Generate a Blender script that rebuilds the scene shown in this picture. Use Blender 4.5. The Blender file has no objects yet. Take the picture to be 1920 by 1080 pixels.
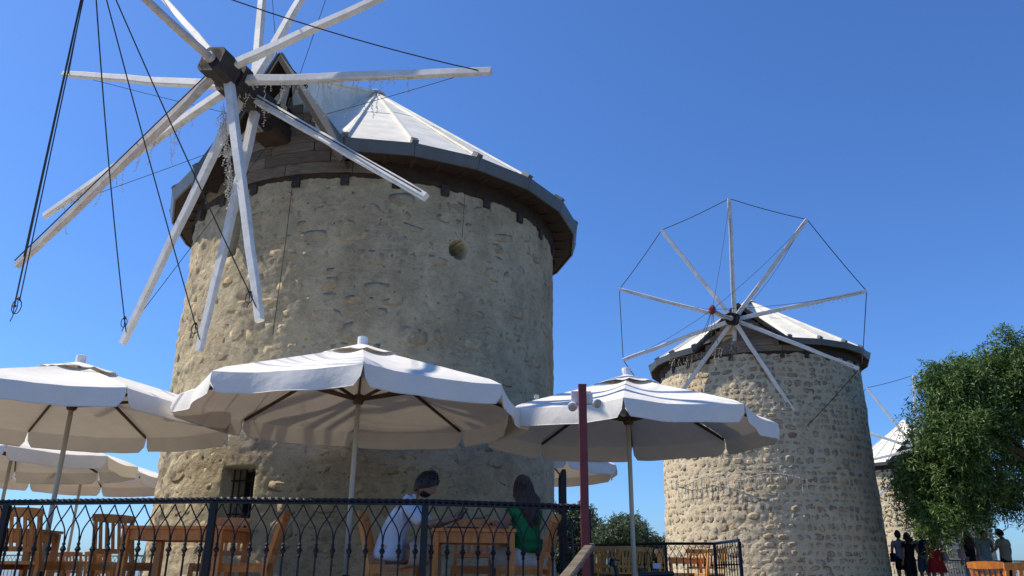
import bpy, bmesh, math, random
import numpy as np
from mathutils import Vector, Matrix, noise
from math import sin, cos, pi, radians, atan2, hypot, sqrt
random.seed(7)
rnd = random.Random(11)
scene = bpy.context.scene
col = scene.collection
V = Vector

# ------------------------------------------------------------ camera, sky, sun, exposure
EYE = 0.45
cd = bpy.data.cameras.new('camera'); cam = bpy.data.objects.new('camera', cd); col.objects.link(cam)
scene.camera = cam
cd.sensor_width = 36; cd.lens = 1500 / 1920 * 36; cd.clip_end = 30000; cd.clip_start = 0.05
_p, _r = radians(19.5), radians(0.55)
_F = V((0, cos(_p), sin(_p))); _R0 = V((1, 0, 0)); _U0 = V((0, -sin(_p), cos(_p)))
_R = _R0 * cos(_r) + _U0 * sin(_r); _U = _U0 * cos(_r) - _R0 * sin(_r)
M = Matrix((( _R.x, _U.x, -_F.x, 0), (_R.y, _U.y, -_F.y, 0), (_R.z, _U.z, -_F.z, EYE), (0, 0, 0, 1)))
cam.matrix_world = M

SUN_AZ, SUN_EL = radians(-79), radians(52)      # azimuth from +Y, negative = to the left
world = bpy.data.worlds.new('World'); scene.world = world; world.use_nodes = True
wn = world.node_tree.nodes; wl = world.node_tree.links
bg = wn['Background']; bg.inputs['Strength'].default_value = 0.092
sky = wn.new('ShaderNodeTexSky'); sky.sky_type = 'NISHITA'; sky.sun_disc = False
sky.sun_elevation = SUN_EL; sky.sun_rotation = SUN_AZ
sky.altitude = 60; sky.air_density = 1.0; sky.dust_density = 0.7; sky.ozone_density = 5.0
tint = wn.new('ShaderNodeMix'); tint.data_type = 'RGBA'; tint.blend_type = 'MULTIPLY'; tint.inputs[0].default_value = 1; tint.inputs[7].default_value = (.70, 1.05, 1.52, 1)
wl.new(sky.outputs[0], tint.inputs[6]); wl.new(tint.outputs[2], bg.inputs[0])
sd = bpy.data.lights.new('sun', 'SUN'); sun = bpy.data.objects.new('sun', sd); col.objects.link(sun)
sd.energy = 5.0; sd.angle = radians(0.53); sd.color = (1.0, 0.91, 0.76)
sdir = V((sin(SUN_AZ) * cos(SUN_EL), cos(SUN_AZ) * cos(SUN_EL), sin(SUN_EL)))
sun.rotation_euler = sdir.to_track_quat('Z', 'Y').to_euler()
scene.view_settings.view_transform = 'Standard'; scene.view_settings.look = 'None'
scene.view_settings.exposure = 0.35; scene.view_settings.gamma = 1
scene.view_settings.use_curve_mapping = False

# ------------------------------------------------------------ helpers
class MB:
    def __init__(s): s.v = []; s.f = []
    def add(s, vs, fs):
        n = len(s.v); s.v += [tuple(v) for v in vs]; s.f += [tuple(i + n for i in f) for f in fs]
    def box(s, c, size, rot=None):
        hx, hy, hz = size[0] / 2, size[1] / 2, size[2] / 2
        vs = [V((x, y, z)) for x in (-hx, hx) for y in (-hy, hy) for z in (-hz, hz)]
        if rot is not None: vs = [rot @ v for v in vs]
        s.add([v + V(c) for v in vs], [(0, 1, 3, 2), (4, 6, 7, 5), (0, 4, 5, 1), (2, 3, 7, 6), (0, 2, 6, 4), (1, 5, 7, 3)])
    def beam(s, p, q, w0, h0, w1=None, h1=None, up=(0, 0, 1), ch=0.0, segs=1, wob=0):
        p, q = V(p), V(q); d = (q - p).normalized(); x = d.cross(V(up))
        if x.length < 1e-4: x = d.cross(V((1, 0, 0)))
        x.normalize(); y = x.cross(d)
        w1 = w0 if w1 is None else w1; h1 = h0 if h1 is None else h1
        prof = []
        for k in range(segs + 1):
            t = k / segs; w = (w0 + (w1 - w0) * t) / 2; h = (h0 + (h1 - h0) * t) / 2
            c = p.lerp(q, t)
            if wob and 0 < k < segs: c = c + x * rnd.uniform(-wob, wob) + y * rnd.uniform(-wob, wob)
            if ch: pts = [(-w, -h + ch), (-w + ch, -h), (w - ch, -h), (w, -h + ch), (w, h - ch), (w - ch, h), (-w + ch, h), (-w, h - ch)]
            else: pts = [(-w, -h), (w, -h), (w, h), (-w, h)]
            prof.append([c + x * a + y * b for a, b in pts])
        n = len(prof[0]); vs = [v for r_ in prof for v in r_]; fs = []
        for k in range(segs):
            for i in range(n):
                j = (i + 1) % n; fs.append((k * n + i, k * n + j, (k + 1) * n + j, (k + 1) * n + i))
        fs.append(tuple(range(n))[::-1]); fs.append(tuple(segs * n + i for i in range(n)))
        s.add(vs, fs)
    def tube(s, pts, r, n=6, caps=True):
        pts = [V(p) for p in pts]; m = len(pts)
        rs = r if isinstance(r, (list, tuple)) else [r] * m
        rings = []; prevx = None
        for k in range(m):
            d = (pts[min(k + 1, m - 1)] - pts[max(k - 1, 0)]).normalized()
            if prevx is None:
                x = d.cross(V((0, 0, 1)));
                if x.length < 1e-3: x = d.cross(V((1, 0, 0)))
            else: x = prevx - d * prevx.dot(d)
            x.normalize(); prevx = x; y = d.cross(x)
            rings.append([pts[k] + (x * cos(2 * pi * i / n) + y * sin(2 * pi * i / n)) * rs[k] for i in range(n)])
        vs = [v for r_ in rings for v in r_]; fs = []
        for k in range(m - 1):
            for i in range(n):
                j = (i + 1) % n; fs.append((k * n + i, k * n + j, (k + 1) * n + j, (k + 1) * n + i))
        if caps: fs.append(tuple(range(n))[::-1]); fs.append(tuple((m - 1) * n + i for i in range(n)))
        s.add(vs, fs)
    def lathe(s, prof, n=16, c=(0, 0, 0), phase=0):
        vs = []; fs = []; c = V(c); m = len(prof)
        for r, z in prof:
            for i in range(n): vs.append(c + V((r * cos(phase + 2 * pi * i / n), r * sin(phase + 2 * pi * i / n), z)))
        for k in range(m - 1):
            for i in range(n):
                j = (i + 1) % n; fs.append((k * n + i, k * n + j, (k + 1) * n + j, (k + 1) * n + i))
        fs.append(tuple(range(n))[::-1]); fs.append(tuple((m - 1) * n + i for i in range(n)))
        s.add(vs, fs)
    def mesh(s, name, mat, smooth=False):
        me = bpy.data.meshes.new(name); me.from_pydata(s.v, [], s.f); me.materials.append(mat)
        if smooth: me.polygons.foreach_set('use_smooth', [True] * len(me.polygons))
        me.update(); return me
    def build(s, name, mat, parent=None, smooth=False, **kw):
        return link(name, s.mesh(name, mat, smooth), parent, **kw)

def link(name, me, parent=None, loc=None, rot=None, scale=None, kind=None, label=None):
    o = bpy.data.objects.new(name, me); col.objects.link(o)
    if parent is not None: o.parent = parent
    if loc is not None: o.location = loc
    if rot is not None: o.rotation_euler = rot
    if scale is not None: o.scale = scale
    if kind: o['kind'] = kind
    if label: o['label'] = label
    return o
def tag(o, label, cat, group=None):
    o['label'] = label; o['category'] = cat
    if group: o['group'] = group
    return o
def thing(name, label, cat, loc=(0, 0, 0), rz=0, group=None):
    o = bpy.data.objects.new(name, None); col.objects.link(o); o.location = loc; o.rotation_euler = (0, 0, rz)
    o.empty_display_size = 0.2
    return tag(o, label, cat, group)
def dup(root, loc, rz, label, group=None, scale=None):
    r = root.copy(); col.objects.link(r); r.location = loc; r.rotation_euler = (0, 0, rz); r['label'] = label
    if group: r['group'] = group
    if scale: r.scale = scale
    for ch in list(root.children):
        c = ch.copy(); col.objects.link(c); c.parent = r
        for g in list(ch.children):
            d = g.copy(); col.objects.link(d); d.parent = c
    return r
def bez(p0, p1, p2, p3, n):
    p0, p1, p2, p3 = map(V, (p0, p1, p2, p3)); o = []
    for i in range(n + 1):
        t = i / n; u = 1 - t; o.append(p0 * u ** 3 + p1 * 3 * u * u * t + p2 * 3 * u * t * t + p3 * t ** 3)
    return o
def sag(p, q, s, n=14):
    p, q = V(p), V(q); return [p.lerp(q, i / n) - V((0, 0, s * 4 * (i / n) * (1 - i / n))) for i in range(n + 1)]

# ------------------------------------------------------------ materials
def nodes(name):
    m = bpy.data.materials.new(name); m.use_nodes = True
    return m, m.node_tree.nodes, m.node_tree.links, m.node_tree.nodes['Principled BSDF']
def mth(N, L, op, a, b=None):
    n = N.new('ShaderNodeMath'); n.operation = op
    for i, x in enumerate((a, b)):
        if x is None: continue
        if isinstance(x, (int, float)): n.inputs[i].default_value = x
        else: L.new(x, n.inputs[i])
    return n.outputs[0]
def noi(N, L, vec, scale, det=4, rough=.55, dist=0):
    n = N.new('ShaderNodeTexNoise'); n.inputs['Scale'].default_value = scale; n.inputs['Detail'].default_value = det
    n.inputs['Roughness'].default_value = rough; n.inputs['Distortion'].default_value = dist
    if vec is not None: L.new(vec, n.inputs['Vector'])
    return n.outputs['Fac']
def ramp(N, L, fac, stops):
    n = N.new('ShaderNodeValToRGB'); e = n.color_ramp.elements
    while len(e) < len(stops): e.new(0.5)
    for i, (p, c) in enumerate(stops): e[i].position = p; e[i].color = (*c, 1) if len(c) == 3 else c
    L.new(fac, n.inputs[0]); return n.outputs[0]
def mix(N, L, fac, a, b, mode='MIX'):
    n = N.new('ShaderNodeMix'); n.data_type = 'RGBA'; n.blend_type = mode
    for i, x in ((0, fac), (6, a), (7, b)):
        if isinstance(x, (int, float)): n.inputs[i].default_value = x
        elif isinstance(x, tuple): n.inputs[i].default_value = (*x, 1)
        else: L.new(x, n.inputs[i])
    return n.outputs[2]
def bump(N, L, bs, h, strength, dist):
    b = N.new('ShaderNodeBump'); b.inputs['Strength'].default_value = strength; b.inputs['Distance'].default_value = dist
    L.new(h, b.inputs['Height']); L.new(b.outputs[0], bs.inputs['Normal'])
def coords(N, L, scale=(1, 1, 1), world_pos=False):
    if world_pos: src = N.new('ShaderNodeNewGeometry').outputs['Position']
    else: src = N.new('ShaderNodeTexCoord').outputs['Object']
    if scale == (1, 1, 1): return src
    mp = N.new('ShaderNodeMapping'); mp.inputs['Scale'].default_value = scale; L.new(src, mp.inputs[0]); return mp.outputs[0]
BW = lambda a: ((0, 0, 0), (1, 1, 1))[a]

def simple(name, c, rough=.6, var=.18, scale=8, metal=0, bmp=0.0, bs=60, spec=.4, world_pos=False, sc=(1, 1, 1)):
    m, N, L, b = nodes(name)
    v = coords(N, L, sc, world_pos)
    f = noi(N, L, v, scale, 5)
    c2 = tuple(x * (1 - var) for x in c); c3 = tuple(min(1, x * (1 + var)) for x in c)
    L.new(ramp(N, L, f, [(.3, c2), (.7, c3)]), b.inputs['Base Color'])
    b.inputs['Roughness'].default_value = rough; b.inputs['Metallic'].default_value = metal
    b.inputs['Specular IOR Level'].default_value = spec
    if bmp: bump(N, L, b, noi(N, L, v, bs, 4), bmp, .01)
    return m

def wall_mat(name, light, mid, dark, stain=.5, warm=(.42, .31, .19)):
    m, N, L, b = nodes(name)
    v = coords(N, L)
    base = ramp(N, L, noi(N, L, v, 1.9, 9, .68), [(.36, mid), (.58, light)])
    patch = ramp(N, L, noi(N, L, v, 3.3, 4, .6, .3), [(.54, BW(0)), (.66, BW(1))])
    c = mix(N, L, mth(N, L, 'MULTIPLY', patch, .38), base, warm)
    vs = coords(N, L, (1, 1, .6))
    st = mth(N, L, 'MULTIPLY', ramp(N, L, noi(N, L, vs, 1.1, 9, .72, .4), [(.47, BW(0)), (.62, BW(1))]), stain)
    fine = ramp(N, L, noi(N, L, coords(N, L, (1, 1, 2.2)), 9, 6, .72, .6), [(.5, BW(0)), (.7, BW(1))])
    c = mix(N, L, mth(N, L, 'MULTIPLY', st, mth(N, L, 'ADD', fine, .35)), c, dark)
    c = mix(N, L, mth(N, L, 'MULTIPLY', fine, .46), c, dark)
    vr = N.new('ShaderNodeTexVoronoi'); vr.inputs['Scale'].default_value = 4.2; L.new(v, vr.inputs['Vector'])
    pit = ramp(N, L, vr.outputs['Distance'], [(.035, BW(1)), (.06, BW(0))])
    c = mix(N, L, pit, c, tuple(x * .35 for x in dark))
    gr = noi(N, L, v, 55, 4, .7)
    c = mix(N, L, .35, c, ramp(N, L, gr, [(.3, tuple(x * .6 for x in mid)), (.7, light)]), 'MIX')
    L.new(c, b.inputs['Base Color']); b.inputs['Roughness'].default_value = .95; b.inputs['Specular IOR Level'].default_value = .15
    h = mth(N, L, 'ADD', mth(N, L, 'MULTIPLY', noi(N, L, v, 14, 8, .7), 1.0), mth(N, L, 'MULTIPLY', gr, .35))
    h = mth(N, L, 'SUBTRACT', h, mth(N, L, 'MULTIPLY', pit, 1.5))
    bump(N, L, b, h, .8, .035)
    return m
def stone_mat(name, stops, blend, amount):
    m, N, L, b = nodes(name)
    v = coords(N, L, (1, 1, 1), True)
    r1 = N.new('ShaderNodeObjectInfo').outputs['Random']; r2 = N.new('ShaderNodeNewGeometry').outputs['Random Per Island']
    f = mth(N, L, 'FRACT', mth(N, L, 'ADD', r1, r2))
    c = ramp(N, L, f, stops)
    g = noi(N, L, v, 11, 7, .7, .3)
    c = mix(N, L, .75, c, ramp(N, L, g, [(.28, (.45, .43, .40)), (.72, (1.25, 1.22, 1.18))]), 'MULTIPLY')
    cov = ramp(N, L, noi(N, L, v, 2.7, 6, .65), [(.42, BW(0)), (.6, BW(1))])
    c = mix(N, L, mth(N, L, 'MULTIPLY', cov, amount), c, blend)
    L.new(c, b.inputs['Base Color']); b.inputs['Roughness'].default_value = .93; b.inputs['Specular IOR Level'].default_value = .15
    bump(N, L, b, mth(N, L, 'ADD', g, noi(N, L, v, 50, 4, .7)), .7, .025)
    return m
def wood(name, c1, c2, rough=.7, gs=(1, 1, 1), sc=6, spec=.3, bm=.3, world_pos=False, rndv=.35):
    m, N, L, b = nodes(name)
    v = coords(N, L, gs, world_pos)
    f = noi(N, L, v, sc, 7, .65, 1.2); g = noi(N, L, v, sc * 7, 4, .6)
    c = ramp(N, L, mth(N, L, 'ADD', mth(N, L, 'MULTIPLY', f, .75), mth(N, L, 'MULTIPLY', g, .25)), [(.32, c1), (.68, c2)])
    r = N.new('ShaderNodeObjectInfo').outputs['Random']
    c = mix(N, L, rndv, c, ramp(N, L, r, [(0, (.45, .45, .45)), (1, (1.4, 1.4, 1.4))]), 'MULTIPLY')
    L.new(c, b.inputs['Base Color']); b.inputs['Roughness'].default_value = rough; b.inputs['Specular IOR Level'].default_value = spec
    bump(N, L, b, g, bm, .006)
    return m
def cloth(name, c, trans=.0, var=.06, fold=.0):
    m, N, L, b = nodes(name)
    v = coords(N, L, (1, 1, 1), True)
    f = noi(N, L, v, 5, 6, .6)
    cc = ramp(N, L, f, [(.3, tuple(x * (1 - var * 2) for x in c)), (.7, c)])
    L.new(cc, b.inputs['Base Color']); b.inputs['Roughness'].default_value = .9; b.inputs['Specular IOR Level'].default_value = .1
    bump(N, L, b, mth(N, L, 'ADD', noi(N, L, v, 7, 3, .5), mth(N, L, 'MULTIPLY', noi(N, L, v, 300, 2), .02)), .3 + fold, .03)
    if trans:
        t = N.new('ShaderNodeBsdfTranslucent'); mx = N.new('ShaderNodeMixShader'); mx.inputs[0].default_value = trans
        L.new(mix(N, L, 1.0, cc, (.86, .77, .68), 'MULTIPLY'), t.inputs[0]); L.new(b.outputs[0], mx.inputs[1]); L.new(t.outputs[0], mx.inputs[2])
        L.new(mx.outputs[0], N['Material Output'].inputs[0])
    return m
def leafmat(name, c1, c2, c3):
    m, N, L, b = nodes(name)
    r2 = N.new('ShaderNodeNewGeometry').outputs['Random Per Island']
    v = coords(N, L, (1, 1, 1), True)
    f = mth(N, L, 'ADD', mth(N, L, 'MULTIPLY', r2, .5), mth(N, L, 'MULTIPLY', noi(N, L, v, .9, 3), .5))
    c = ramp(N, L, f, [(.25, c1), (.5, c2), (.78, c3)])
    L.new(c, b.inputs['Base Color']); b.inputs['Roughness'].default_value = .5; b.inputs['Specular IOR Level'].default_value = .35
    t = N.new('ShaderNodeBsdfTranslucent'); mx = N.new('ShaderNodeMixShader'); mx.inputs[0].default_value = .3
    L.new(c, t.inputs[0]); L.new(b.outputs[0], mx.inputs[1]); L.new(t.outputs[0], mx.inputs[2]); L.new(mx.outputs[0], N['Material Output'].inputs[0])
    return m

MAT = {}
MAT['wall1'] = wall_mat('lime_plaster_weathered', (.58, .485, .315), (.36, .29, .18), (.13, .108, .082), .9)
MAT['stone1'] = stone_mat('rubble_stone_grey', [(0, (.34, .275, .18)), (.3, (.50, .41, .27)), (.6, (.46, .35, .20)), (.85, (.33, .28, .21)), (.97, (.48, .33, .18)), (1, (.36, .20, .12))], (.50, .415, .27), .55)
MAT['wall2'] = wall_mat('lime_mortar_pale', (.63, .54, .37), (.50, .41, .265), (.25, .205, .145), .3, (.57, .44, .26))
MAT['stone2'] = stone_mat('rubble_stone_tan', [(0, (.26, .215, .155)), (.35, (.36, .295, .205)), (.6, (.42, .335, .225)), (.8, (.26, .225, .175)), (.95, (.37, .27, .18)), (1, (.30, .17, .10))], (.53, .455, .32), .62)
MAT['roof'] = simple('painted_sheet_cream', (.72, .69, .60), .65, .14, 3, 0, .12, 20)
MAT['grey'] = simple('zinc_grey_sheet', (.10, .115, .125), .5, .15, 4, .2, .1, 25)
MAT['dark'] = wood('tarred_timber', (.022, .018, .016), (.07, .055, .045), .8, (1, 1, 1), 8)
MAT['soffit'] = wood('soffit_timber_brown', (.022, .015, .011), (.06, .038, .024), .8, (1, 1, 1), 5)
MAT['board'] = wood('weathered_board', (.10, .075, .05), (.25, .20, .145), .85, (.7, .7, 5), 5, rndv=.6)
MAT['spar'] = wood('white_painted_timber', (.52, .50, .46), (.76, .75, .72), .6, (1, 1, 1), 3, bm=.2, rndv=.1)
MAT['sparold'] = wood('worn_white_timber', (.36, .31, .28), (.66, .62, .58), .7, (1, 1, 1), 3, rndv=.1)
MAT['rope'] = simple('rope_dark', (.035, .037, .045), .9, .2, 30)
MAT['canvas'] = cloth('cream_canvas', (.79, .76, .70), .08, .05)
MAT['rib'] = wood('umbrella_hardwood', (.05, .028, .018), (.12, .07, .045), .5, (1, 1, 1), 8, rndv=.1)
MAT['pole'] = simple('umbrella_pole_cream', (.55, .52, .44), .4, .06, 6)
MAT['iron'] = simple('black_iron', (.012, .013, .018), .45, .2, 20, .3, .3, 70)
MAT['redpaint'] = simple('maroon_painted_steel', (.14, .022, .025), .45, .15, 10)
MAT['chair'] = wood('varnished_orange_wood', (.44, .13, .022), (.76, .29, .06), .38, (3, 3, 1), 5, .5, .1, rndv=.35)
MAT['chair_sunlit'] = wood('orange_wood_sunlit', (.58, .24, .05), (.84, .44, .13), .45, (3, 3, 1), 5, .4, .1, rndv=.3)  # orange chair wood with sunlight put into its colour, raised brightness
MAT['white'] = simple('white_plastic', (.72, .73, .74), .35, .04, 5)
MAT['black'] = simple('black_plastic', (.015, .015, .017), .35, .2, 10)
MAT['lens'] = simple('lamp_glass_grey', (.30, .32, .34), .15, .1, 10, .3)
MAT['bulb'] = simple('clear_bulb', (.58, .54, .45), .25, .1, 10)
MAT['wire'] = simple('pale_wire', (.42, .38, .31), .5, .1, 10)
MAT['skin'] = simple('skin', (.42, .24, .16), .5, .08, 12)
MAT['skin_tan'] = simple('skin_tanned', (.30, .165, .105), .5, .08, 12)
MAT['hair'] = simple('hair_black', (.012, .010, .009), .5, .3, 60, sc=(1, 1, .1))
MAT['hair_brown'] = simple('hair_brown', (.055, .030, .018), .5, .4, 60, sc=(1, 1, .1))
for n_, c_ in dict(lightblue=(.58, .65, .78), beige=(.50, .40, .32), green=(.02, .20, .07), whitecl=(.62, .61, .60), navy=(.02, .03, .075), black_=(.018, .018, .022),
                   red=(.42, .03, .035), greycl=(.30, .33, .38), teal=(.30, .42, .44), khaki=(.38, .34, .27), denim=(.12, .18, .27), pink=(.55, .38, .42)).items():
    MAT[n_] = cloth('cloth_' + n_.strip('_'), c_, 0, .12, .3)
MAT['bark'] = simple('bark', (.10, .075, .055), .95, .4, 10, 0, 1.0, 18, sc=(1, 1, .3))
MAT['leaf'] = leafmat('pepper_leaf', (.035, .075, .018), (.075, .14, .032), (.17, .25, .07))
MAT['leaf2'] = leafmat('olive_leaf', (.055, .085, .045), (.095, .135, .07), (.16, .20, .11))
MAT['paving'] = simple('pale_paving', (.19, .165, .13), .9, .2, 2, 0, .4, 12, world_pos=True)
MAT['kerb'] = simple('kerb_limestone', (.40, .36, .29), .9, .2, 3, 0, .4, 15, world_pos=True)

# ------------------------------------------------------------ setting: ground, terrace, sea, far hills
def ground_z(x, y):
    s = lambda a, b, t: (lambda u: u * u * (3 - 2 * u))(min(1, max(0, (t - a) / (b - a))))
    z = -1.15 + 0.85 * s(2, 9, y) if x > 0.6 else -1.15 + 1.1 * s(9, 11, y)
    if x > 0.6: z = -1.15 + (0.85) * s(2, 8, y) + 0.30 * s(10, 15, y)
    z -= 3.0 * s(60, 120, y) + 55 * s(110, 420, y)
    z -= 0.30 * s(-9, -13, x) * s(14, 20, y) if x < -9 else 0
    z -= 60 * s(60, 300, abs(x - 10))
    return z + .05 * noise.noise(V((x * .05, y * .05, 3)))
xs = sorted(set([round(-400 + i * 25, 2) for i in range(33)] + [round(-40 + i * 1.0, 2) for i in range(90)]))
ys = sorted(set([round(-30 + i * 1.0, 2) for i in range(100)] + [round(70 + i * 15, 2) for i in range(26)]))
g = MB(); nx = len(xs)
g.v = [(x, y, ground_z(x, y)) for y in ys for x in xs]
g.f = [(j * nx + i, j * nx + i + 1, (j + 1) * nx + i + 1, (j + 1) * nx + i) for j in range(len(ys) - 1) for i in range(nx - 1)]
g.build('ground', MAT['paving'], smooth=True, kind='structure')
t = MB(); t.box((-8.6, 18.5, -.65), (18.5, 23, 1.4)); t.build('terrace', MAT['paving'], kind='structure')
t = MB()
for k in range(15): t.box((-17.2 + k * 1.25, 6.96, .03), (1.235, .3, .12), Matrix.Rotation(rnd.uniform(-.004, .004), 3, 'Z'))
t.build('kerb', MAT['kerb'], kind='structure')
m, N, L, b = nodes('sea_water'); b.inputs['Base Color'].default_value = (.03, .09, .16, 1); b.inputs['Roughness'].default_value = .25
bump(N, L, b, noi(N, L, coords(N, L, (1, 1, 1), True), .05, 5), .5, 2)
t = MB(); t.add([(-14000, 150, -58), (14000, 150, -58), (14000, 16000, -58), (-14000, 16000, -58)], [(0, 1, 2, 3)]); t.build('sea', m, kind='structure')
hm = simple('far_hill_scrub', (.16, .20, .24), 1, .2, .002, world_pos=True)
t = MB(); hx = [-5200 + i * 60 for i in range(110)]; n_ = len(hx)
def hh(x): return max(-60, 55 + 75 * noise.noise(V((x * .0011, 1.3, 0))) + 18 * noise.noise(V((x * .006, 7, 0))) - 60)
for yy, f_ in ((5200, 0), (5600, .6), (6200, 1), (7400, .75), (8600, 0)):
    for x in hx: t.v.append((x, yy + 80 * noise.noise(V((x * .004, yy, 0))), -60 + (hh(x) + 60) * f_))
t.f = [(j * n_ + i, j * n_ + i + 1, (j + 1) * n_ + i + 1, (j + 1) * n_ + i) for j in range(4) for i in range(n_ - 1)]
t.build('hills', hm, smooth=True, kind='structure')

# ------------------------------------------------------------ windmills
def fr(p, o=4): return noise.fractal(p, 0.9, 2.0, o)
def windmill(name, label, c, R, Rt, H, apex, Re, Ze, fz, az, ha, Mz, Pz, Ms, Ps, wallm, stonem, rough, stones, cuts=(), sgrid=.5, zgrid=.03, seed=1, lit_rough=0, nfac=20, Qz=None):
    rr = random.Random(seed)
    root = thing(name, label, 'windmill', (c[0], c[1], c[2]))
    fa = -az                                                      # wheel side angle, phi measured from -Y towards +X
    P = lambda r, ph, z: V((r * sin(ph), -r * cos(ph), z))
    base = atan2(-c[0] * 1.0, c[1])                               # angle that faces the eye (phi of the camera direction)
    face = atan2(-c[0], c[1])
    # --- wall sheet with real relief
    phs = []; a = -180.0
    while a < 180 - 1e-6:
        phs.append(radians(a)); d = abs((a - math.degrees(face) + 180) % 360 - 180)
        a += sgrid if d < 108 else 6
    zs = [i * zgrid for i in range(int(H / zgrid) + 1)]; zs[-1] = H
    mb = MB(); n = len(phs); so = seed * 13.7
    def relief(ph, z):
        p = P(R, ph, z) + V((so, 0, 0))
        d = (.014 if lit_rough else .026) * fr(p * 1.1, 3) + rough * ((.009 if lit_rough else .013) * fr(p * 4.5, 5) + .007 * fr(p * 13, 3))
        if lit_rough:
            u = min(1, max(0, (-ph - .58) / .3)); d += lit_rough * u * (.034 * fr(p * 3.4 + V((5, 5, 5)), 6) - .03 * abs(noise.noise(p * 5.5)))
        return d
    def cut(ph, z):
        best = 0
        for k in cuts:
            if k[0] == 'rect':
                _, p0, p1, z0, z1, dp, sk = k
                if p0 + sk * (z - z0) <= ph <= p1 + sk * (z - z0) and z0 <= z <= z1: best = max(best, dp)
            else:
                _, pc, zc, rad, dp = k
                if ((ph - pc) * R) ** 2 + (z - zc) ** 2 < rad * rad: best = max(best, dp)
        return best
    for z in zs:
        rz = R + (Rt - R) * z / H + (.05 * max(0, 1 - z / .8) if lit_rough else 0)
        for ph in phs: mb.v.append(tuple(P(rz + relief(ph, z) - cut(ph, z), ph, z)))
    for j in range(len(zs) - 1):
        for i in range(n):
            k = (i + 1) % n; mb.f.append((j * n + i, j * n + k, (j + 1) * n + k, (j + 1) * n + i))
    mb.build('wall', wallm, root, smooth=True)
    # --- stones
    cat_ = []
    vari = []; fl_ = stones.get('flat', 1)
    for q in range(18):
        m_ = MB(); ns = 10; an = [2 * pi * (i + rr.uniform(-.28, .28)) / ns for i in range(ns)]
        sq = rr.uniform(3, 7); ra = [rr.uniform(.82, 1.08) / ((abs(cos(x)) ** sq + abs(sin(x)) ** sq) ** (1 / sq)) * .5 for x in an]
        m_.v = [(ra[i] * cos(an[i]), .035, ra[i] * sin(an[i])) for i in range(ns)]
        m_.v += [(ra[i] * .92 * cos(an[i]), (-.010 + rr.uniform(-.006, .004)) * fl_, ra[i] * .92 * sin(an[i])) for i in range(ns)]
        m_.v += [(ra[i] * .5 * cos(an[i]), (-.016 + rr.uniform(-.006, .006)) * fl_, ra[i] * .5 * sin(an[i])) for i in range(ns)]
        m_.v.append((0, -.018 * fl_, 0))
        for i in range(ns):
            j = (i + 1) % ns; m_.f += [(i, j, ns + j, ns + i), (ns + i, ns + j, 2 * ns + j, 2 * ns + i), (2 * ns + i, 2 * ns + j, 3 * ns)]
        vari.append(m_)
    z = .08
    while z < H - .2:
        h = rr.uniform(*stones['h']); ph = -pi
        while ph < pi:
            w = rr.uniform(*stones['w']); gapw = rr.uniform(*stones['g'])
            pc = ph + (w / 2) / R; d = abs((pc - face + pi) % (2 * pi) - pi)
            hh_ = h * rr.uniform(.68, 1.08); zc = z + h / 2 + rr.uniform(-.3, .3) * h * .5
            if rr.random() < stones['p'] * (.45 if lit_rough and pc < -.75 else 1) and zc + hh_ / 2 < H - .05 and max(cut(pc + s_ * w / 2 / R, zc + t_ * hh_ / 2) for s_ in (-1, 0, 1) for t_ in (-1, 0, 1)) == 0:
                cat_.append((d, pc, zc, w, hh_, rr.randrange(len(vari)), rr.uniform(-1, 1) * stones.get('tw', .12), sum(relief(pc + u_ * w * .3 / R, zc + v_ * hh_ * .3) for u_, v_ in ((-1, -1), (1, -1), (-1, 1), (1, 1), (0, 0))) / 5 + rr.uniform(*stones['proud'])))
            ph += (w + gapw) / R
        z += h + rr.uniform(.01, .05)
    meshes = [m_.mesh('stone', stonem, True) for m_ in vari]
    def key(s_):
        return -(s_[3] * s_[4] * max(.0, cos(s_[0])) if s_[0] < 1.45 else 0)
    cat_.sort(key=key)
    stuff = MB()
    for i, (d, pc, zc, w, hh_, vi, tw, dep) in enumerate(cat_):
        rz = R + (Rt - R) * zc / H + (.05 * max(0, 1 - zc / .8) if lit_rough else 0)
        if i < stones.get('n', 298):
            link('stone', meshes[vi], root, P(rz + dep, pc, zc), (0, tw, pc), (w, 1, hh_))
        else:
            mt = Matrix.Translation(P(rz + dep, pc, zc)) @ Matrix.Rotation(pc, 4, 'Z') @ Matrix.Rotation(tw, 4, 'Y') @ Matrix.Diagonal((w, 1, hh_, 1))
            stuff.add([mt @ V(v) for v in vari[vi].v], vari[vi].f)
    stuff.build('small_stones', stonem, root, smooth=True, kind='stuff')
    # --- timber ring, soffit, rafters
    mb = MB(); mb.lathe([(Rt - .12, H - .3), (Rt + .03, H - .02 + .02), (Rt + .03, Ze + .1), (Rt - .12, Ze + .1)], 72); mb.build('wall_plate', MAT['soffit'], root)
    A = V(apex)
    angs = [fa + ha + (2 * pi - 2 * ha) * i / nfac for i in range(nfac + 1)]
    top = [P(Re + .03, x, Ze + fz) for x in angs]
    Mp = P(Ms, fa, Mz); Pp = P(Ps, fa, Pz)
    Qz = Ze - .13 if Qz is None else Qz
    Q = P(Re, fa + ha, Qz); Lq = P(Re, fa - ha, Qz)
    def panel(pts, th=.025, nm='roof_panel', mat=None, par=root):
        pts = [V(p_) for p_ in pts]; nr = (pts[1] - pts[0]).cross(pts[2] - pts[0]).normalized()
        if nr.z < 0: nr = -nr
        k = len(pts); m_ = MB(); m_.add(pts + [p_ - nr * th for p_ in pts], [tuple(range(k)), tuple(range(k, 2 * k))[::-1]] + [(i, (i + 1) % k, k + (i + 1) % k, k + i) for i in range(k)])
        return m_.build(nm, mat or MAT['roof'], par)
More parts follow.
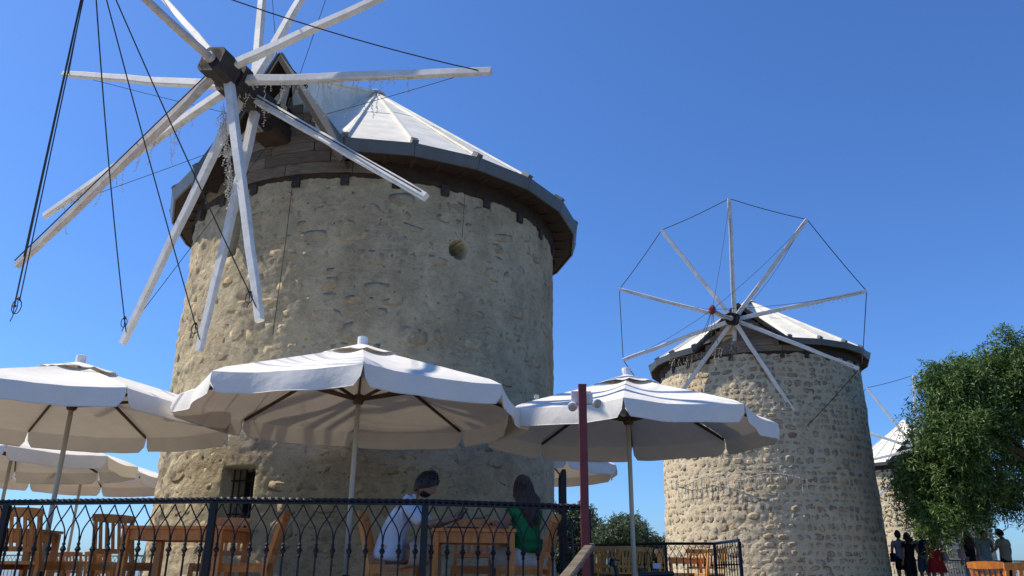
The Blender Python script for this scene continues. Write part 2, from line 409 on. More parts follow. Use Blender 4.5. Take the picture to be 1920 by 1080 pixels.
    def battn(p, q, w=.07, h=.06, nm='batten', mat=None, up=None):
        m_ = MB(); m_.beam(p, q, w, h); return m_.build(nm, mat or MAT['roof'], root)
    for i in range(nfac):
        p, q = top[i], top[i + 1]; t_ = .55 + (.04 if i % 2 else -.02)
        p2, q2 = p.lerp(A, t_), q.lerp(A, t_)
        panel([p, q, q2, p2])
        up_ = V((0, 0, .012)); panel([p2 - (A - p).normalized() * .05 + up_, q2 - (A - q).normalized() * .05 + up_, A + up_])
    for i in range(nfac + 1):
        off = V((0, 0, .03)); b_ = battn(top[i].lerp(A, .015) + off, top[i].lerp(A, .965) + off, .045, .035)
        m_ = MB(); m_.beam(top[i] + off * 1.3 - (A - top[i]).normalized() * .02, top[i].lerp(A, .03) + off * 1.3, .1, .085); m_.build('batten_cap', MAT['grey'], root)
    m_ = MB(); m_.lathe([(.02, .05), (.07, .02), (.20, -.07), (.21, -.11), (.05, -.09)], 16, A + V((0, 0, .05))); m_.build('roof_cap', MAT['roof'], root)
    kq = .80; Ks = []
    for a_, sg in ((top[0], 1), (top[-1], -1)):
        K = P((Re + .03) * kq, fa + sg * ha * .14, 0); K.x += A.x * (1 - kq); K.y += A.y * (1 - kq); K.z = A.z + (Ze + fz - A.z) * kq - .01; Ks.append(K)
        panel([a_, K, A]); panel([a_, Mp, K], .025, 'hood_cheek'); panel([K, Mp, A], .025, 'hood_cheek')
    battn(Mp.lerp(A, .01) + V((0, 0, .03)), A + V((0, 0, .03)), .10, .06)
    # verge (front hood edge) and its barge board
    for a_, b_ in ((Q, top[0]), (Lq, top[-1])):
        panel([Pp, a_, b_, Mp], .03, 'verge_sheet', MAT['grey'])
        m_ = MB(); m_.beam(Pp - V((0, 0, .04)), a_ - V((0, 0, .04)), .05, .12); m_.build('barge_board', MAT['dark'], root)
        m_ = MB(); ins = (V((c[0] * 0, 0, 0)) + (-(a_.xy.to_3d())).normalized()) * .5
        vs = [Pp - V((0, 0, .05)), a_ - V((0, 0, .03)), a_ + ins + V((0, 0, .02)), Mp + ins * .6 - V((0, 0, .06))]
        m_.add(vs + [v + V((0, 0, .02)) for v in vs], [(0, 1, 2, 3), (7, 6, 5, 4), (0, 4, 5, 1), (1, 5, 6, 2), (2, 6, 7, 3), (3, 7, 4, 0)])
        m_.build('hood_lining', MAT['soffit'], root)
    # fascia
    for i in range(nfac):
        p, q = top[i], top[i + 1]; m_ = MB(); d = (q - p)
        nrm = V((d.y, -d.x, 0)).normalized(); pd = (nrm * .03); o_ = pd * (1 if nrm.dot(p.xy.to_3d()) > 0 else -1)
        b0, b1 = V((p.x, p.y, Ze)), V((q.x, q.y, Ze)); up_ = V((0, 0, .012))
        sc_ = .985
        B0, B1 = V((p.x * sc_, p.y * sc_, Ze - .02)), V((q.x * sc_, q.y * sc_, Ze - .02))
        vs = [p + up_, q + up_, B1, B0]; vs += [v + o_ for v in vs]
        m_.add(vs, [(0, 1, 2, 3), (7, 6, 5, 4), (0, 4, 5, 1), (1, 5, 6, 2), (2, 6, 7, 3), (3, 7, 4, 0)]); m_.build('fascia', MAT['grey'], root)
    # lining of the cone, soffit boards, rafters
    m_ = MB(); k = len(top)
    ring0 = [V((p.x * .975, p.y * .975, Ze + .05)) for p in top]
    m_.v = [tuple(p) for p in ring0] + [tuple(A - V((0, 0, .12)))]; m_.f = [(i, i + 1, k) for i in range(k - 1)]
    m_.v += [tuple(Mp - V((0, 0, .14))), tuple(Ks[0] - V((0, 0, .12))), tuple(Ks[1] - V((0, 0, .12)))]; m_.f += [(0, k + 2, k), (0, k + 1, k + 2), (k + 2, k + 1, k), (k - 1, k + 3, k), (k - 1, k + 1, k + 3), (k + 3, k + 1, k)]
    m_.build('roof_lining', MAT['soffit'], root)
    nraf = 46
    m_ = MB(); k = len(top)
    for x_, p_ in zip(angs, top): m_.v += [tuple(P(Rt - .05, x_, Ze + .04)), (p_.x * .982, p_.y * .982, Ze + .0)]
    m_.f = [(2 * i, 2 * i + 1, 2 * i + 3, 2 * i + 2) for i in range(k - 1)]; m_.build('soffit', MAT['soffit'], root)
    raf = MB(); raf.box((0, 0, 0), (.07, 1, .10)); rm = raf.mesh('rafter', MAT['soffit'])
    for i in range(nraf):
        ph = fa + ha + .04 + (2 * pi - 2 * ha - .08) * i / (nraf - 1); r0, r1 = Rt - .02, Re - .08
        link('rafter', rm, root, P((r0 + r1) / 2, ph, Ze + .055), (0, 0, ph), (1, r1 - r0, 1))
    # beam ends under the plate
    be = MB(); be.box((0, 0, 0), (.125, .2, .17)); bm_ = be.mesh('beam_end', MAT['dark'])
    nb = 27
    for i in range(nb):
        ph = fa + .13 + 2 * pi * i / nb
        link('beam_end', bm_, root, P(Rt - .055 + rr.uniform(-.02, .02), ph, H - .11), (0, rr.uniform(-.04, .04), ph))
    # boarded drum front
    z = H + .012; row = 0
    while z < min(Mz - .75, H + 1.5):
        h = rr.uniform(.15, .2); lim = ha * 1.05 * max(.15, (Mz - .1 - (z + h))) / (Mz - Ze) if z > Ze - .15 else ha * 1.35
        x = fa - lim
        while x < fa + lim - .02:
            w = min(rr.uniform(.22, .42), fa + lim - x); m_ = MB(); ns = 6; rb = Rt + .055 + rr.uniform(-.008, .008)
            vs = []
            for i in range(ns + 1):
                q_ = x + .002 + (w - .004) * i / ns
                vs += [P(rb, q_, z), P(rb, q_, z + h - .008), P(rb - .03, q_, z + h - .008), P(rb - .03, q_, z)]
            fs = [(0, 1, 2, 3)] + [(4 * i + a_, 4 * i + 4 + a_, 4 * i + 4 + (a_ + 1) % 4, 4 * i + (a_ + 1) % 4) for i in range(ns) for a_ in range(4)] + [tuple(4 * ns + a_ for a_ in (3, 2, 1, 0))]
            m_.add(vs, fs); m_.build('board', MAT['board'], root); x += w
        z += h; row += 1
    return root, P, fa

def shaft_frame(az, el):
    a = V((-sin(az) * cos(el), -cos(az) * cos(el), sin(el)))
    e1 = a.cross(V((0, 0, 1))).normalized(); return a, e1, e1.cross(a)

def wheel(root, c, P0, a, blocks, spars, bow, s0, r=.19, wd=.13, wt=.10, old=(), iron=True):
    """windshaft with its blocks, spars, bowsprit; P0 world point, spars = [(s, tip world)]"""
    L_ = lambda p: V(p) - V(c)
    m_ = MB(); m_.tube([L_(P0 + a * .3), L_(P0 + a * blocks[-1][1])], r, 8); sh = m_.build('windshaft', MAT['dark'], root)
    for (x0, x1, w) in blocks:
        m_ = MB(); m_.beam(L_(P0 + a * x0), L_(P0 + a * x1), w, w, ch=w * .16, up=(.25, 0, 1)); m_.build('hub_block', MAT['dark'], sh)
    for i, (s, tip) in enumerate(spars):
        q = V(tip); p = P0 + a * s; d = (q - p).normalized()
        m_ = MB(); m_.beam(L_(p - d * .16), L_(q), wd, wd * .85, wt, wt * .8, up=a, ch=.012, segs=8, wob=.009)
        m_.build('spar', MAT['sparold'] if i in old else MAT['spar'], root)
    if bow:
        b0, b1, rr_ = bow
        m_ = MB(); p, q = P0 + a * b0, P0 + a * b1
        m_.tube([L_(p.lerp(q, t) + V((0, 0, -.04 * sin(pi * t)))) for t in [i / 8 for i in range(9)]], [rr_ * (1 - .25 * i / 8) for i in range(9)], 12)
        bs = m_.build('bowsprit', MAT['sparold'], root, smooth=True)
        m_ = MB(); m_.tube([L_(P0 + a * (b0 + .0)), L_(P0 + a * (b0 + .1))], rr_ * 1.25, 12); m_.build('ferrule', MAT['sparold'], bs)
def rope(root, c, p, q, s_=.05, r=.006, n=14, nm='rope'):
    m_ = MB(); m_.tube([v - V(c) for v in sag(p, q, s_, n)], r, 5); return m_.build(nm, MAT['rope'], root, smooth=True)
def knot(root, c, p, r=.03, loop=True):
    m_ = MB(); p = V(p) - V(c)
    m_.tube([p + V((rnd.uniform(-1, 1), rnd.uniform(-1, 1), rnd.uniform(-1, 1))) * r * .6 for _ in range(9)], .008, 5)
    if loop: m_.tube([p + V((r * 1.2 * sin(t), 0, -r * 2 + r * 2 * cos(t))) for t in [2 * pi * i / 12 for i in range(13)]], .006, 5)
    m_.tube([p, p + V((.01, 0, -.12)), p + V((-.01, 0, -.2))], .006, 5)
    m_.build('rope_knot', MAT['rope'], root, smooth=True)

def icicles(name, label, group, p, q, n, lmin, lmax, sw=.25, wrap=None, seed=3):
    """fairy light string: a feeder wire with hanging strands of small clear bulbs"""
    r_ = random.Random(seed); p, q = V(p), V(q); root = thing(name, label, 'fairy lights', p, 0, group)
    w = MB(); bl = MB()
    feed = []
    N_ = max(20, n * 3)
    d = (q - p); side = d.cross(V((0, 0, 1))).normalized()
    for i in range(N_ + 1):
        t = i / N_; x = d * t + V((0, 0, -.035 - .02 * sin(t * 40) + r_.uniform(-.02, .01)))
        if wrap: x = d * t + (side * cos(t * wrap) + V((0, 0, 1)) * sin(t * wrap)) * .08
        feed.append(x)
    w.tube(feed, .0035, 4)
    for k in range(n):
        s = V(feed[int((k + r_.random()) / n * (N_ - 1))]); ln = r_.uniform(lmin, lmax); pts = [s]; cur = s.copy(); dr = V((r_.uniform(-sw, sw), r_.uniform(-sw, sw), -1))
        while ln > 0:
            cur = cur + (dr + V((r_.uniform(-.5, .5), r_.uniform(-.5, .5), 0))).normalized() * .035; ln -= .035; pts.append(cur.copy())
            dv = V((r_.uniform(-1, 1), r_.uniform(-1, 1), r_.uniform(-.6, .4))).normalized()
            bl.beam(cur, cur + dv * .032, .011, .011, .003, .003)
        w.tube(pts, .0028, 3, caps=False)
    w.build('wire', MAT['wire'], root); bl.build('bulbs', MAT['bulb'], root, kind='stuff')
    return root

# ---- the near mill
C1 = (-2.54, 14.23, 0.0)
AZ1, EL1 = .366, .085
cuts1 = [('rect', radians(-25.4), radians(-16.2), .98, 1.74, .55, 0), ('rect', radians(-34.4), radians(-31.2), 5.0, 5.75, .35, .02), ('circ', radians(31.2), 5.11, .145, .95)]
mill1, P1, fa1 = windmill('windmill', 'nearest, biggest stone windmill with rough grey plaster and a cream sheet roof', C1, 3.3, 3.3, 6.14,
    (-.30, -.02, 9.70), 3.74, 6.33, .15, AZ1, radians(21.5), 8.14, 8.33, 3.12, 3.5, MAT['wall1'], MAT['stone1'], 1.0,
    dict(h=(.16, .30), w=(.18, .50), g=(.03, .10), p=.95, proud=(-.0085, -.002), flat=.14, tw=.2), cuts1, seed=3, lit_rough=1.1, Qz=6.18)
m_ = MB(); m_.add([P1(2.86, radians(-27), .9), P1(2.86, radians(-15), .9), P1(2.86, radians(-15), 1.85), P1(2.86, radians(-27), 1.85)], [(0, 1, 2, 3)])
win_shade = m_.build('window', MAT['black'], mill1)  # black sheet behind the bars, stands in for the shade inside the recess
for k in range(5):
    m_ = MB(); ph = radians(-24.6 + k * 1.9); m_.tube([P1(3.12, ph, .97), P1(3.12, ph, 1.75)], .011, 6); m_.build('window_bar', MAT['iron'], win_shade)
for z_ in (1.15, 1.38, 1.6):
    m_ = MB(); m_.tube([P1(3.12, radians(x), z_) for x in (-25.6, -20, -16)], .012, 6); m_.build('window_bar', MAT['iron'], win_shade)
m_ = MB(); m_.add([P1(3.0, radians(-36), 4.9), P1(3.0, radians(-30), 4.9), P1(3.0, radians(-30), 5.85), P1(3.0, radians(-36), 5.85)], [(0, 1, 2, 3)]); m_.build('slot_shade_sheet', MAT['black'], mill1)  # black sheet added as the darkness at the back of the slot
m_ = MB(); m_.tube([P1(3.37, radians(-14), 6.1), P1(3.345, radians(-14.4), 5), P1(3.35, radians(-15), 3.6)], .005, 4); m_.build('wall_wire', MAT['rope'], mill1)
m_ = MB(); m_.tube([P1(3.37, radians(32), 6.05), P1(3.345, radians(31.8), 5.3)], .005, 4); m_.build('wall_wire', MAT['rope'], mill1)
W1 = V((-2.511, 14.23, 6.827)); a1, _, _ = shaft_frame(AZ1, EL1)
sp1 = [(4.45, (-.30, 8.96, 6.64)), (4.1, (-1.07, 8.89, 4.77)), (4.62, (-3.05, 9.27, 3.28)), (3.92, (-4.18, 10.38, 3.18)), (4.25, (-5.48, 10.91, 3.42)), (4.76, (-7.34, 11.09, 4.65)),
       (4.41, (-7.68, 12.01, 5.88)), (4.30, (-7.79, 11.84, 8.49)), (4.24, (-6.43, 11.74, 10.22)), (4.0, (-4.36, 11.15, 11.23)), (4.2, (-2.40, 10.10, 10.99)), (4.72, (-.43, 9.11, 8.77))]
wheel(mill1, C1, W1, a1, [(3.2, 3.55, .46), (3.62, 3.98, .36), (4.02, 4.33, .40), (4.36, 4.56, .46), (4.6, 4.98, .40)], sp1, (4.95, 7.12, .062), 3.2, old=(5,), wd=.135, wt=.10)
# boxed beam end below the shaft
m_ = MB(); m_.beam(W1 + a1 * 2.9 - V(C1) - V((0, 0, .28)), W1 + a1 * 3.75 - V(C1) - V((0, 0, .28)), .5, .26, ch=.04); m_.build('bearing_beam', MAT['soffit'], mill1)
B1 = W1 + a1 * 7.08
for k in (0, 2, 3, 4, 5, 7, 8, 9, 11):
    s, tip = sp1[k]; tp = V(tip); t_ = tp.lerp(W1 + a1 * s, .03); end = t_ + (B1 - t_).normalized() * (.05)
    rope(mill1, C1, B1, end, .14 if k in (0, 4) else .05, .0085)
    if k in (2, 3, 4): knot(mill1, C1, t_.lerp(B1, .055), .035)
for k, dz in ((5, .02),):
    m_ = MB()
rope(mill1, C1, B1, (-6.27, 9.6, 3.54), .02, .011); rope(mill1, C1, B1 + V((.02, 0, 0)), (-6.22, 9.6, 3.64), .06, .008)
knot(mill1, C1, (-6.24, 9.6, 3.64), .05); knot(mill1, C1, (-6.27, 9.6, 3.54), .035, False)
for k in (0, 4, 6, 7, 9, 10):
    s, tip = sp1[k]; rope(mill1, C1, W1 + a1 * 3.3, V(tip).lerp(W1 + a1 * s, .07), .02, .005)
for (k, lo, hi) in ((1, .05, .9), (5, .05, .5)):
    s, tip = sp1[k]; p, q = W1 + a1 * s, V(tip); off = a1 * .075 + V((0, 0, .02))
    m_ = MB(); m_.tube([p.lerp(q, x) + off - V(C1) for x in (lo, .5 * (lo + hi), hi, .99)], .01, 5); m_.build('rope', MAT['rope'], mill1)
tipk = lambda k, t: (W1 + a1 * sp1[k][0]).lerp(V(sp1[k][1]), t)
FG = 'fairy lights hung from the near windmill spars'
icicles('fairy_lights', 'icicle fairy lights hanging from the level right-hand spar of the near windmill', FG, tipk(0, .06), tipk(0, .72), 22, .05, .62, seed=3)
icicles('fairy_lights', 'icicle fairy lights hanging in wisps from the long lower left spar of the near windmill', FG, tipk(6, .22), tipk(6, .92), 22, .05, .6, seed=5)
icicles('fairy_lights', 'thick bunch of fairy lights hanging beside the downward front spar of the near windmill', FG, tipk(2, .12) + V((-.1, 0, 0)), tipk(2, .5) + V((-.14, 0, .1)), 30, .1, .5, .1, seed=7)
icicles('fairy_lights', 'tangle of fairy lights over the dark hub of the near windmill', FG, tipk(0, .03) + V((0, 0, -.1)), tipk(1, .16), 8, .05, .3, .5, seed=9)

# ---- the middle mill
C2 = (8.26, 26.33, 0.0); AZ2, EL2 = .433, -.204
mill2, P2, fa2 = windmill('windmill', 'middle stone windmill of tan rubble, its spar wheel roped in a complete ring', C2, 3.3, 3.2, 6.72,
    (-.02, 0, 9.35), 3.52, 6.90, .14, .42, radians(24), 8.35, 8.3, 2.6, 3.25, MAT['wall2'], MAT['stone2'], 1.5,
    dict(h=(.12, .25), w=(.13, .36), g=(.015, .07), p=.97, proud=(-.010, .0), flat=.6, tw=.22), (), sgrid=.6, zgrid=.04, seed=8, Qz=6.95)
W2 = V((8.19, 26.33, 8.432)); a2, _, _ = shaft_frame(AZ2, EL2)
sp2 = [(3.51, t_) for t_ in ((6.70, 22.42, 11.40), (8.75, 21.71, 10.39), (10.15, 21.58, 8.10), (9.89, 22.18, 5.97), (8.52, 23.17, 4.44), (6.72, 24.07, 4.15), (4.78, 24.76, 5.07), (3.58, 24.90, 6.86), (3.48, 24.44, 9.10), (4.76, 23.46, 10.77))]
sp2 = [(3.35 + .08 * (i % 5), t_) for i, (s, t_) in enumerate(sp2)]
wheel(mill2, C2, W2, a2, [(3.15, 3.8, .36), (3.85, 4.05, .3)], sp2, (4.0, 7.1, .06), 3, wd=.13, wt=.105)
B2 = W2 + a2 * 7.1
m_ = MB(); m_.lathe([(.04, -.12), (.09, -.08), (.10, .03), (.06, .10), (.02, .12)], 8, B2 - V(C2)); m_.build('bowsprit_head', MAT['redpaint'], mill2)
for k in range(10):
    if k not in (5,): 
        q = (k + 1) % 10
        if k not in (5, 2): rope(mill2, C2, sp2[k][1], sp2[q][1], .04, .013)
    if k in (0, 1, 3, 7, 8, 2, 6): rope(mill2, C2, B2, V(sp2[k][1]).lerp(W2 + a2 * 3.5, .03), .1, .006)
rope(mill2, C2, sp2[2][1], V(sp2[3][1]) + V((.1, 0, .1)), .02, .013)
for k in (0, 1, 4): rope(mill2, C2, W2 + a2 * 3.6, V(sp2[k][1]).lerp(W2 + a2 * 3.5, .1), .25, .006)
for dx in (0, .12, .2): rope(mill2, C2, B2, B2 + V((-.3 + dx * 2, .1, -.9)), 0, .008)
rope(mill2, C2, V(sp2[4][1]), P2(3.3, .75, 5.6) + V(C2), .15, .008)
FG2 = 'fairy lights on the middle windmill'
t2 = lambda k, t: (W2 + a2 * 3.5).lerp(V(sp2[k][1]), t)
icicles('fairy_lights', 'fairy lights wound thickly round the spar pointing straight down on the middle windmill', FG2, t2(5, .08), t2(5, .95), 80, .05, .14, .8, wrap=90, seed=21)
icicles('fairy_lights', 'short icicle lights under the right-pointing spar of the middle windmill', FG2, t2(2, .55), t2(2, .92), 10, .05, .3, .5, seed=22)
icicles('fairy_lights', 'icicle lights along the left spar and eave of the middle windmill', FG2, P2(3.55, -1.15, 6.9) + V(C2), P2(3.55, -.55, 6.9) + V(C2), 22, .1, .45, .3, seed=23)
wl_ = [P2(3.38, x, 2.95 + .18 * abs(sin(x * 6))) + V(C2) for x in [(-1.25 + i * .05) for i in range(26)]]
wr = thing('fairy_lights', 'net of icicle lights strung across the sunlit wall of the middle windmill', 'fairy lights', wl_[0], 0, FG2)
w = MB(); bl = MB(); w.tube([v - wl_[0] for v in wl_], .012, 4)
for v in wl_:
    for _ in range(2):
        ln = rnd.uniform(.1, .45); s_ = v - wl_[0] + V((rnd.uniform(-.08, .08), 0, 0)); w.tube([s_, s_ - V((0, 0, ln))], .005, 3)
        for j in range(int(ln / .07)): bl.box(s_ - V((0, .01, j * .07)), (.02, .02, .035))
w.build('wire', MAT['wire'], wr); bl.build('bulbs', MAT['bulb'], wr, kind='stuff')

# ---- the far mill
C3 = (22.8, 45.9, -.42); AZ3, EL3 = .40, .03
mill3, P3, fa3 = windmill('windmill', 'farthest stone windmill, half hidden behind the pepper tree at the right', C3, 3.3, 3.2, 6.3,
    (-.2, 0, 9.2), 3.55, 6.45, .14, AZ3, radians(24), 8.1, 8.05, 2.7, 3.3, MAT['wall2'], MAT['stone2'], 1.5,
    dict(h=(.18, .3), w=(.25, .55), g=(.05, .14), p=.95, proud=(-.008, .0), flat=.6, n=250), (), sgrid=1.2, zgrid=.07, seed=12, Qz=6.5)
W3 = V((22.8, 45.9, 6.52)); a3, e31, e32 = shaft_frame(AZ3, EL3)
sp3 = []
for k in range(10):
    th = radians(96 - 36 * k); sp3.append((4.1 + .05 * (k % 5), W3 + a3 * 4.2 + (e31 * cos(th) + e32 * sin(th)) * 3.95))
wheel(mill3, C3, W3, a3, [(3.7, 4.4, .4)], sp3, (4.4, 6.4, .06), 3, wd=.14, wt=.11)
for k in range(10): rope(mill3, C3, sp3[k][1], sp3[(k + 1) % 10][1], .05, .016)

# ------------------------------------------------------------ parasols
def parasol(label, x, y, floor, ze, zt, rho, ph0, cat='parasol', group='cream canvas parasols on the terrace', seed=1, hub=.05, sagc=.035, lean=(0, 0), detail=True, val=.20):
    r_ = random.Random(seed)
    root = thing('parasol', label, cat, (x, y, floor), 0, group)
    ze -= floor; zt -= floor
    C = []
    for k in range(8):
        th = ph0 + k * pi / 4; C.append(V((rho * sin(th), -rho * cos(th), ze + r_.uniform(-.02, .02))))
    apex = V((0, 0, zt - .10)); nu = 14 if detail else 8; nv = 12 if detail else 7
    t_top = .26
    for k in range(8):
        A_, B_ = C[k], C[(k + 1) % 8]; mb = MB(); w0 = r_.uniform(0, 6)
        def S(u, v):                                   # u across, v from top to edge
            e = A_.lerp(B_, u); e = e - e.xy.to_3d().normalized() * .035 * sin(pi * u) - V((0, 0, .022 * sin(pi * u)))
            p = apex.lerp(e, v); p.z -= .025 * max(0, (v - .93) / .07) ** 2; s_ = sin(pi * u) * sin(pi * min(1, v * .93)) * sagc
            p.z -= s_; p.z += .006 * noise.noise(V((p.x * 5 + w0, p.y * 5, 1))) * v + .004 * sin(u * 9 + w0) * v
            return p
        for j in range(nv + 1):
            for i in range(nu + 1): mb.v.append(tuple(S(i / nu, t_top * .55 + (1 - t_top * .55) * j / nv)))
        mb.f = [(j * (nu + 1) + i, j * (nu + 1) + i + 1, (j + 1) * (nu + 1) + i + 1, (j + 1) * (nu + 1) + i) for j in range(nv) for i in range(nu)]
        mb.build('canopy_panel', MAT['canvas'], root, smooth=True)
        mb = MB(); nj = 5; nvu = 20; drp = val * r_.uniform(.96, 1.04)
        for j in range(nj + 1):
            for i in range(nvu + 1):
                u = i / nvu; p = S(u, 1.0); out = p.xy.to_3d().normalized()
                edge = min(u, 1 - u) / .05; cut_ = 1 if edge > 1 else .6 + .4 * sqrt(max(0, 1 - (1 - edge) ** 2))
                d = drp * cut_ * j / nj
                inn = (1 - min(1, min(u, 1 - u) / .07)) * .02 * j / nj
                p = p - V((0, 0, d)) + out * (.02 * sin(pi * .5 * j / nj) + .014 * sin(u * 11 + w0) * j / nj + .03 * noise.noise(V((p.x * 2.5, p.y * 2.5, w0))) * j / nj)
                p += (B_ - A_).normalized() * inn * (1 if u < .5 else -1)
                mb.v.append(tuple(p))
        mb.f = [(j * (nvu + 1) + i, j * (nvu + 1) + i + 1, (j + 1) * (nvu + 1) + i + 1, (j + 1) * (nvu + 1) + i) for j in range(nj) for i in range(nvu)]
        vo = mb.build('valance', MAT['canvas'], root, smooth=True)
        # stitched hem
        hm_ = MB(); hm_.tube([V(mb.v[nj * (nvu + 1) + i]) for i in range(nvu + 1)], .005, 4); hm_.build('hem', MAT['canvas'], vo, smooth=True)
        # rib and strut
        if detail or k % 1 == 0:
            e = C[k]; d = (e - apex).normalized(); m_ = MB()
            p0 = apex + d * .12 - V((0, 0, .05)); p1 = e - d * .03 - V((0, 0, .035)); m_.beam(p0, p1, .022, .042, .02, .03); m_.build('rib', MAT['rib'], root)
            hubp = V((e.x, e.y, 0)).normalized() * .05 + V((0, 0, ze + hub)); m_ = MB()
            m_.beam(hubp, apex.lerp(e, .46) - V((0, 0, .06)), .02, .034); m_.build('strut', MAT['rib'], root)
    # vent cap
    mb = MB(); nr, na = 7, 64; tp = V((0, 0, zt - .02))
    for j in range(nr + 1):
        t = j / nr; 
        for i in range(na):
            a = ph0 + 2 * pi * i / na; oc = cos(pi / 8) / cos(((a - ph0) % (pi / 4)) - pi / 8)
            rr_ = rho * (t_top - .02) * t * (.35 + .65 * oc); slope = (zt - ze) / rho * 1.0
            w_ = (.022 * sin(i * 24 * 2 * pi / na * .5 + 1.3 * sin(i * .7)) + .014 * sin(i * .9)) * max(0, t - .55) / .45
            mb.v.append((rr_ * sin(a), -rr_ * cos(a), zt - .058 - rr_ * slope + w_ * .5))
    mb.f = [(j * na + i, j * na + (i + 1) % na, (j + 1) * na + (i + 1) % na, (j + 1) * na + i) for j in range(nr) for i in range(na)]
    mb.build('vent_cap', MAT['canvas'], root, smooth=True)
    mb = MB(); mb.lathe([(.058, zt - .09), (.060, zt - .02), (.058, zt + .012), (.03, zt + .022)], 14); mb.build('finial', MAT['white'], root, smooth=False)
    mb = MB(); mb.lathe([(.028, 0), (.028, ze + hub - .02)], 14); mb.lathe([(.022, ze + hub), (.022, zt - .05)], 10); mb.build('pole', MAT['pole'], root, smooth=True)
    mb = MB(); mb.lathe([(.05, ze + hub - .06), (.065, ze + hub - .03), (.065, ze + hub + .035), (.04, ze + hub + .05)], 8); mb.build('runner', MAT['rib'], root)
    mb = MB(); mb.box((0, 0, .04), (.55, .55, .08)); mb.lathe([(.05, .08), (.04, .35)], 12); mb.build('base', MAT['iron'], root)
    return root
parasol('cream canvas parasol in the middle, in front of the near windmill', -1.723, 8.946, .05, 2.22, 2.98, 1.95, .202, seed=2)
parasol('cream canvas parasol behind the maroon post, between the two windmills', 1.49, 10.12, -.1, 2.22, 2.93, 1.82, -.17, seed=3)
parasol('cream canvas parasol cut by the left edge of the photo', -5.288, 9.579, .05, 2.24, 2.89, 1.95, .745, seed=4)
parasol('cream parasol further back on the left, its pole beside the pole of the left one', -8.35, 13.6, .05, 2.15, 2.85, 1.95, .5, seed=5)
parasol('small far parasol whose lower edge shows between the left parasol and the near windmill', -9.0, 17.2, .05, 2.25, 2.9, 1.9, .25, seed=6)
parasol('far parasol peeping out right of the near windmill, above the railing', .45, 17.9, 0, 2.62, 3.35, 1.95, .35, seed=7)

# ------------------------------------------------------------ railings
BAL = {}
def baluster_meshes(s, ztop, zj, zk):
    key = (round(s, 3), ztop)
    if key in BAL: return BAL[key]
    m_ = MB()
    m_.box((0, 0, zj / 2 + .02), (.013, .013, zj - .04))
    m_.lathe([(.008, zk - .06), (.016, zk - .045), (.010, zk - .03), (.020, zk - .012), (.027, zk), (.020, zk + .012), (.010, zk + .03), (.016, zk + .045), (.008, zk + .06)], 8)
    a = m_.mesh('baluster', MAT['iron'], False)
    m_ = MB()
    for sg in (-1, 1):
        m_.tube(bez((sg * .003, sg * .004, zj - .03), (sg * .004, sg * .004, zj + .10), (sg * s * .42, sg * .004, ztop - .17), (sg * s * .98, sg * .004, ztop - .005), 10), .0062, 5)
    b = m_.mesh('arch', MAT['iron'], False)
    BAL[key] = (a, b); return BAL[key]
def railing(label, pts, n, floor, group, h=.93, zj=.66, zk=.55, twist=True, posts=True, pw=.055, cat='railing', seed=1):
    pts = [V((x, y, floor)) for x, y in pts]
    root = thing('iron_railing', label, cat, pts[0], 0, group)
    for i, (p, q) in enumerate(zip(pts[:-1], pts[1:])):
        d = q - p; L_ = d.length; ang = atan2(d.y, d.x); k = n[i]; s = L_ / k
        a_, b_ = baluster_meshes(s, h, zj, zk)
        m_ = MB(); o = p - pts[0]
        m_.beam(o + V((0, 0, h + .008)), o + d + V((0, 0, h + .008)), .036, .016)
        tr = m_.build('top_rail', MAT['iron'], root)
        m_ = MB(); nt = int(L_ / .012) if twist else 2
        u = d.normalized(); w = V((-u.y, u.x, 0)); up = V((0, 0, 1)); vs = []
        for j in range(nt + 1):
            a = j * .32; c = o + u * (L_ * j / nt) + V((0, 0, h + .034))
            for q_ in range(4): vs.append(c + (w * cos(a + q_ * pi / 2) + up * sin(a + q_ * pi / 2)) * .021)
        m_.add(vs, [(4 * j + q_, 4 * j + 4 + q_, 4 * j + 4 + (q_ + 1) % 4, 4 * j + (q_ + 1) % 4) for j in range(nt) for q_ in range(4)])
        m_.build('twisted_bar', MAT['iron'], tr)
        m_ = MB(); m_.beam(o + V((0, 0, .08)), o + d + V((0, 0, .08)), .02, .02); m_.build('bottom_rail', MAT['iron'], root)
        for j in range(k):
            c = o + d * ((j + .5) / k)
            if j in (0, k - 1) and False: continue
            link('baluster', a_, root, c, (0, 0, ang)); link('arch', b_, root, c, (0, 0, ang))
    if posts:
        for i, p in enumerate(pts):
            m_ = MB(); m_.box((0, 0, h / 2), (pw, pw, h - .002)); m_.lathe([(.03, 0), (.045, .01), (.045, .03), (.03, .04)], 8)
            link('post', m_.mesh('post', MAT['iron']), root, p - pts[0])
    return root
railing('long black wrought iron railing with interlaced arches along the near terrace edge', [(-6.6, 7.95), (-4.62, 7.62), (-2.55, 7.13), (-.73, 7.14), (.71, 7.57)], [13, 14, 13, 11], .05, 'wrought iron railings')
railing('distant black iron railing on the far left side of the terrace', [(-17.5, 28.5), (-13.2, 27.2), (-11.0, 26.6), (-8.0, 25.8)], [28, 15, 20], -.15, 'wrought iron railings', twist=False)
railing('thin iron railing round the far seating, in front of the tan windmill', [(1.2, 18.5), (3.1, 16.7), (4.0, 16.4), (4.0, 14.6)], [18, 7, 10], 0, 'wrought iron railings', h=.97, zj=.72, zk=.6, twist=False, pw=.05)
railing('plain iron railing on the low kerb in front of the farthest windmill', [(16.2, 37.2), (19.0, 37.2), (21.6, 37.2), (24.3, 37.2)], [22, 22, 22], .1, 'wrought iron railings', h=.95, twist=False, zj=.9, zk=.5)
m_ = MB(); m_.box((22, 37.3, .03), (14, .5, .22)); kb = m_.build('kerb', MAT['kerb'], kind='structure')

